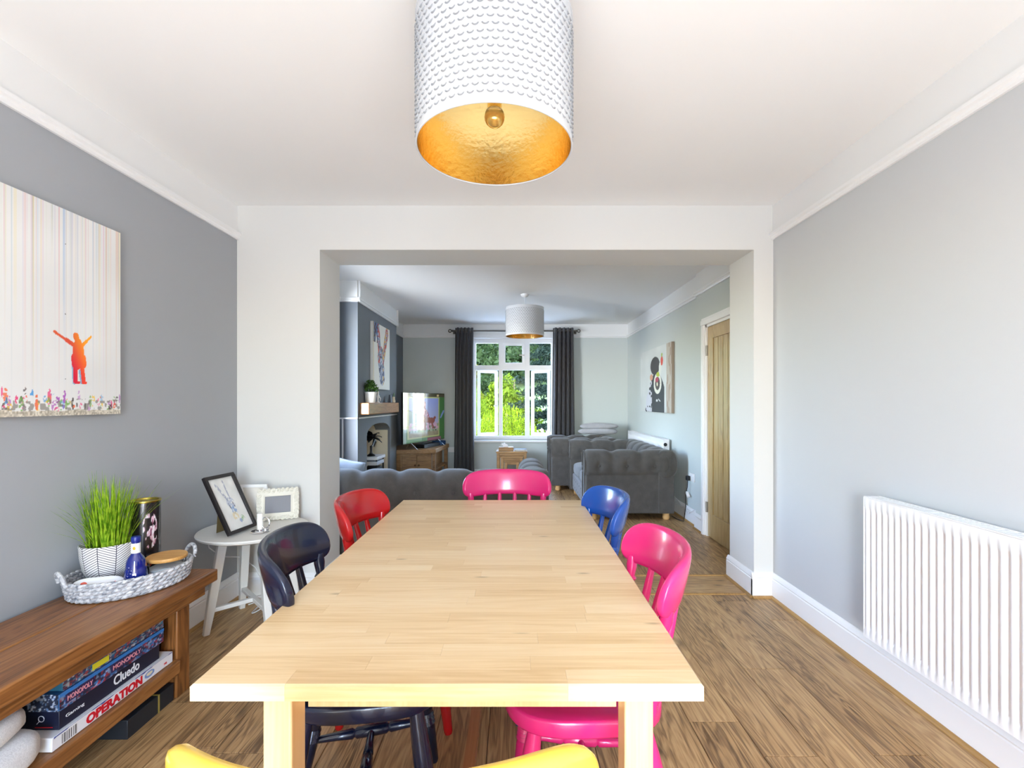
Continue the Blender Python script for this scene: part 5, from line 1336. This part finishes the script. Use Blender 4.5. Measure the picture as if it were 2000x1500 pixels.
def leaves(centers, size, aspect, hang=0.0, seed=0):
    r_ = np.random.default_rng(seed); n = len(centers)
    d = r_.normal(size=(n, 3)); d[:, 2] = d[:, 2]*(1-hang)-hang*2.5; d /= np.linalg.norm(d, axis=1)[:, None]
    o = r_.normal(size=(n, 3)); s_ = np.cross(d, o); s_ /= np.linalg.norm(s_, axis=1)[:, None]
    sz = size*(.6+.8*r_.random(n))[:, None]
    d = d*sz; s_ = s_*sz*aspect
    v = np.stack([centers-d, centers+s_, centers+d, centers-s_], 1).reshape(-1, 3)
    f = np.arange(4*n).reshape(n, 4)
    return v, f
def foliage(name, centers, size, aspect, m, parent, hang=0, seed=0):
    v, f = leaves(centers, size, aspect, hang, seed)
    me = bpy.data.meshes.new(name); me.from_pydata(v.tolist(), [], f.tolist()); me.materials.append(m)
    o = bpy.data.objects.new(name, me); COL.objects.link(o); o.parent = parent; o['kind'] = 'stuff'; return o
BARK = mat('bark', (84, 70, 56), .95)
def trunk(parent, h, r0):
    b = MB(); b.turned((0, 0, 0), (.05, 0, h), [(0, r0*1.3), (.1, r0), (1, r0*.45)], 10); b.build('trunk', BARK, parent, smooth=True)
WIL = blade_mat('willow_leaf', (54, 78, 4), (104, 116, 14)); CON = blade_mat('cedar_needle', (12, 23, 19), (34, 47, 38)); YSH = blade_mat('golden_leaf', (77, 72, 12), (96, 91, 31)); LIM = blade_mat('lime_leaf', (42, 68, 6), (92, 106, 18)); FOR = blade_mat('forest_leaf', (19, 34, 14), (44, 58, 30)); PNK = mat('blossom_pale', (122, 102, 101), .8)
def weeping(label, x, y, top, rx, n, m, seed):
    t = thing('weeping_tree', label, 'tree', (x, y, gz(x, y))); r_ = np.random.default_rng(seed); z0 = gz(x, y); hh = top-z0
    pts = []
    for k in range(n):
        a = r_.random()*2*PI; q = math.sqrt(r_.random()); ztop = hh*(1-.45*q*q)+r_.normal()*.06; ln = hh*(.35+.5*r_.random())
        for s_ in np.linspace(0, 1, 26):
            rr__ = rx*(q+.10*s_); pts.append((rr__*math.cos(a)+r_.normal()*.02, rr__*math.sin(a)+r_.normal()*.02, max(.02, ztop-ln*s_)))
    foliage('hanging_foliage', np.array(pts), .055, .22, m, t, .7, seed); trunk(t, hh*.9, .09)
weeping('bright yellow-green weeping tree in the middle of the window view', -.35, 15.0, 1.15, 1.25, 560, WIL, 1)
weeping('yellow-green weeping tree behind the left open casement', -1.95, 18.2, 2.1, 1.1, 480, LIM, 2)
def crown(label, name, x, y, zlo, zhi, rx, n, m, seed, size=.06, layers=False, asp=.5):
    t = thing(name, label, 'tree', (x, y, gz(x, y))); z0 = gz(x, y); r_ = np.random.default_rng(seed)
    if layers:
        P = []
        for L_ in range(11):
            zz = zlo+(zhi-zlo)*L_/10.5; rr__ = rx*(1-.55*L_/10)*(.75+.5*r_.random()); nb_ = 7
            for b_ in range(nb_):
                a = 2*PI*(b_+r_.random())/nb_; kk = n//77; s_ = r_.random(kk); 
                P.append(np.stack([rr__*s_*math.cos(a)+r_.normal(size=kk)*.14*(.3+s_), rr__*s_*math.sin(a)+r_.normal(size=kk)*.14*(.3+s_), zz-z0-.25*s_**2+r_.normal(size=kk)*.07], 1))
        pts = np.concatenate(P)
    else:
        nc = 26; c = r_.normal(size=(nc, 3)); c /= np.linalg.norm(c, axis=1)[:, None]; c *= (.45+.4*r_.random(nc))[:, None]
        i = r_.integers(nc, size=n); d = r_.normal(size=(n, 3)); d /= np.linalg.norm(d, axis=1)[:, None]
        pts = c[i]+d*.34*(.6+.4*r_.random(n))[:, None]
        pts = pts*np.array([rx, rx, (zhi-zlo)/2])+np.array([0, 0, (zlo+zhi)/2-z0])
    foliage('foliage', pts, size, asp, m, t, 0, seed); trunk(t, (zhi-z0)*.92, .07+.02*rx)
crown('dark blue-green cedar filling the right side of the window view', 'cedar_tree', 1.35, 19.0, -.8, 4.6, 1.9, 16000, CON, 3, .085, True, .35)
crown('golden yellow shrub at the left edge of the window view', 'golden_shrub', -2.35, 24.0, .6, 3.05, .95, 5000, YSH, 5, .09)
crown('round lime green bush with pale flowers at lower right of the window', 'flowering_bush', .72, 12.6, -.9, .52, .48, 4000, LIM, 6, .05)
crown('leafy light green tree behind the weeping tree in the window centre', 'leafy_tree', -.15, 23.0, -.5, 2.7, 1.5, 9000, LIM, 7, .09)
crown('mid green tree in front of the hill, left part of the window', 'leafy_tree', -1.5, 34.0, 0, 3.2, 2.0, 7000, FOR, 8, .13)
fb = bpy.data.objects['flowering_bush']; r_ = np.random.default_rng(4); d = r_.normal(size=(90, 3)); d /= np.linalg.norm(d, axis=1)[:, None]; d[:, 1] = -np.abs(d[:, 1])
foliage('blossom', d*np.array([.46, .46, .68])+np.array([0, 0, -.19-gz(.72, 12.6)]), .045, .9, PNK, fb, 0, 9)
# wooded hillside: crowns on the far slope, too many and too small to count
pts = []; r_ = np.random.default_rng(12)
for k in range(520):
    y = 60+140*r_.random(); x = (r_.random()*2-1)*(.16*y+4); z = gz(x, y); rr__ = 1.6+1.5*r_.random(); n = 170
    d = r_.normal(size=(n, 3)); d /= np.linalg.norm(d, axis=1)[:, None]; d[:, 2] = np.abs(d[:, 2])*1.2
    pts.append(d*rr__+np.array([x, y, z+rr__*.5]))
wh = thing('wooded_hillside', 'distant wooded hillside at the top of the window view', 'hillside', (0, 0, 0)); wh['kind'] = 'stuff'
foliage('tree_crowns', np.concatenate(pts), .42, .6, FOR, wh, 0, 3)
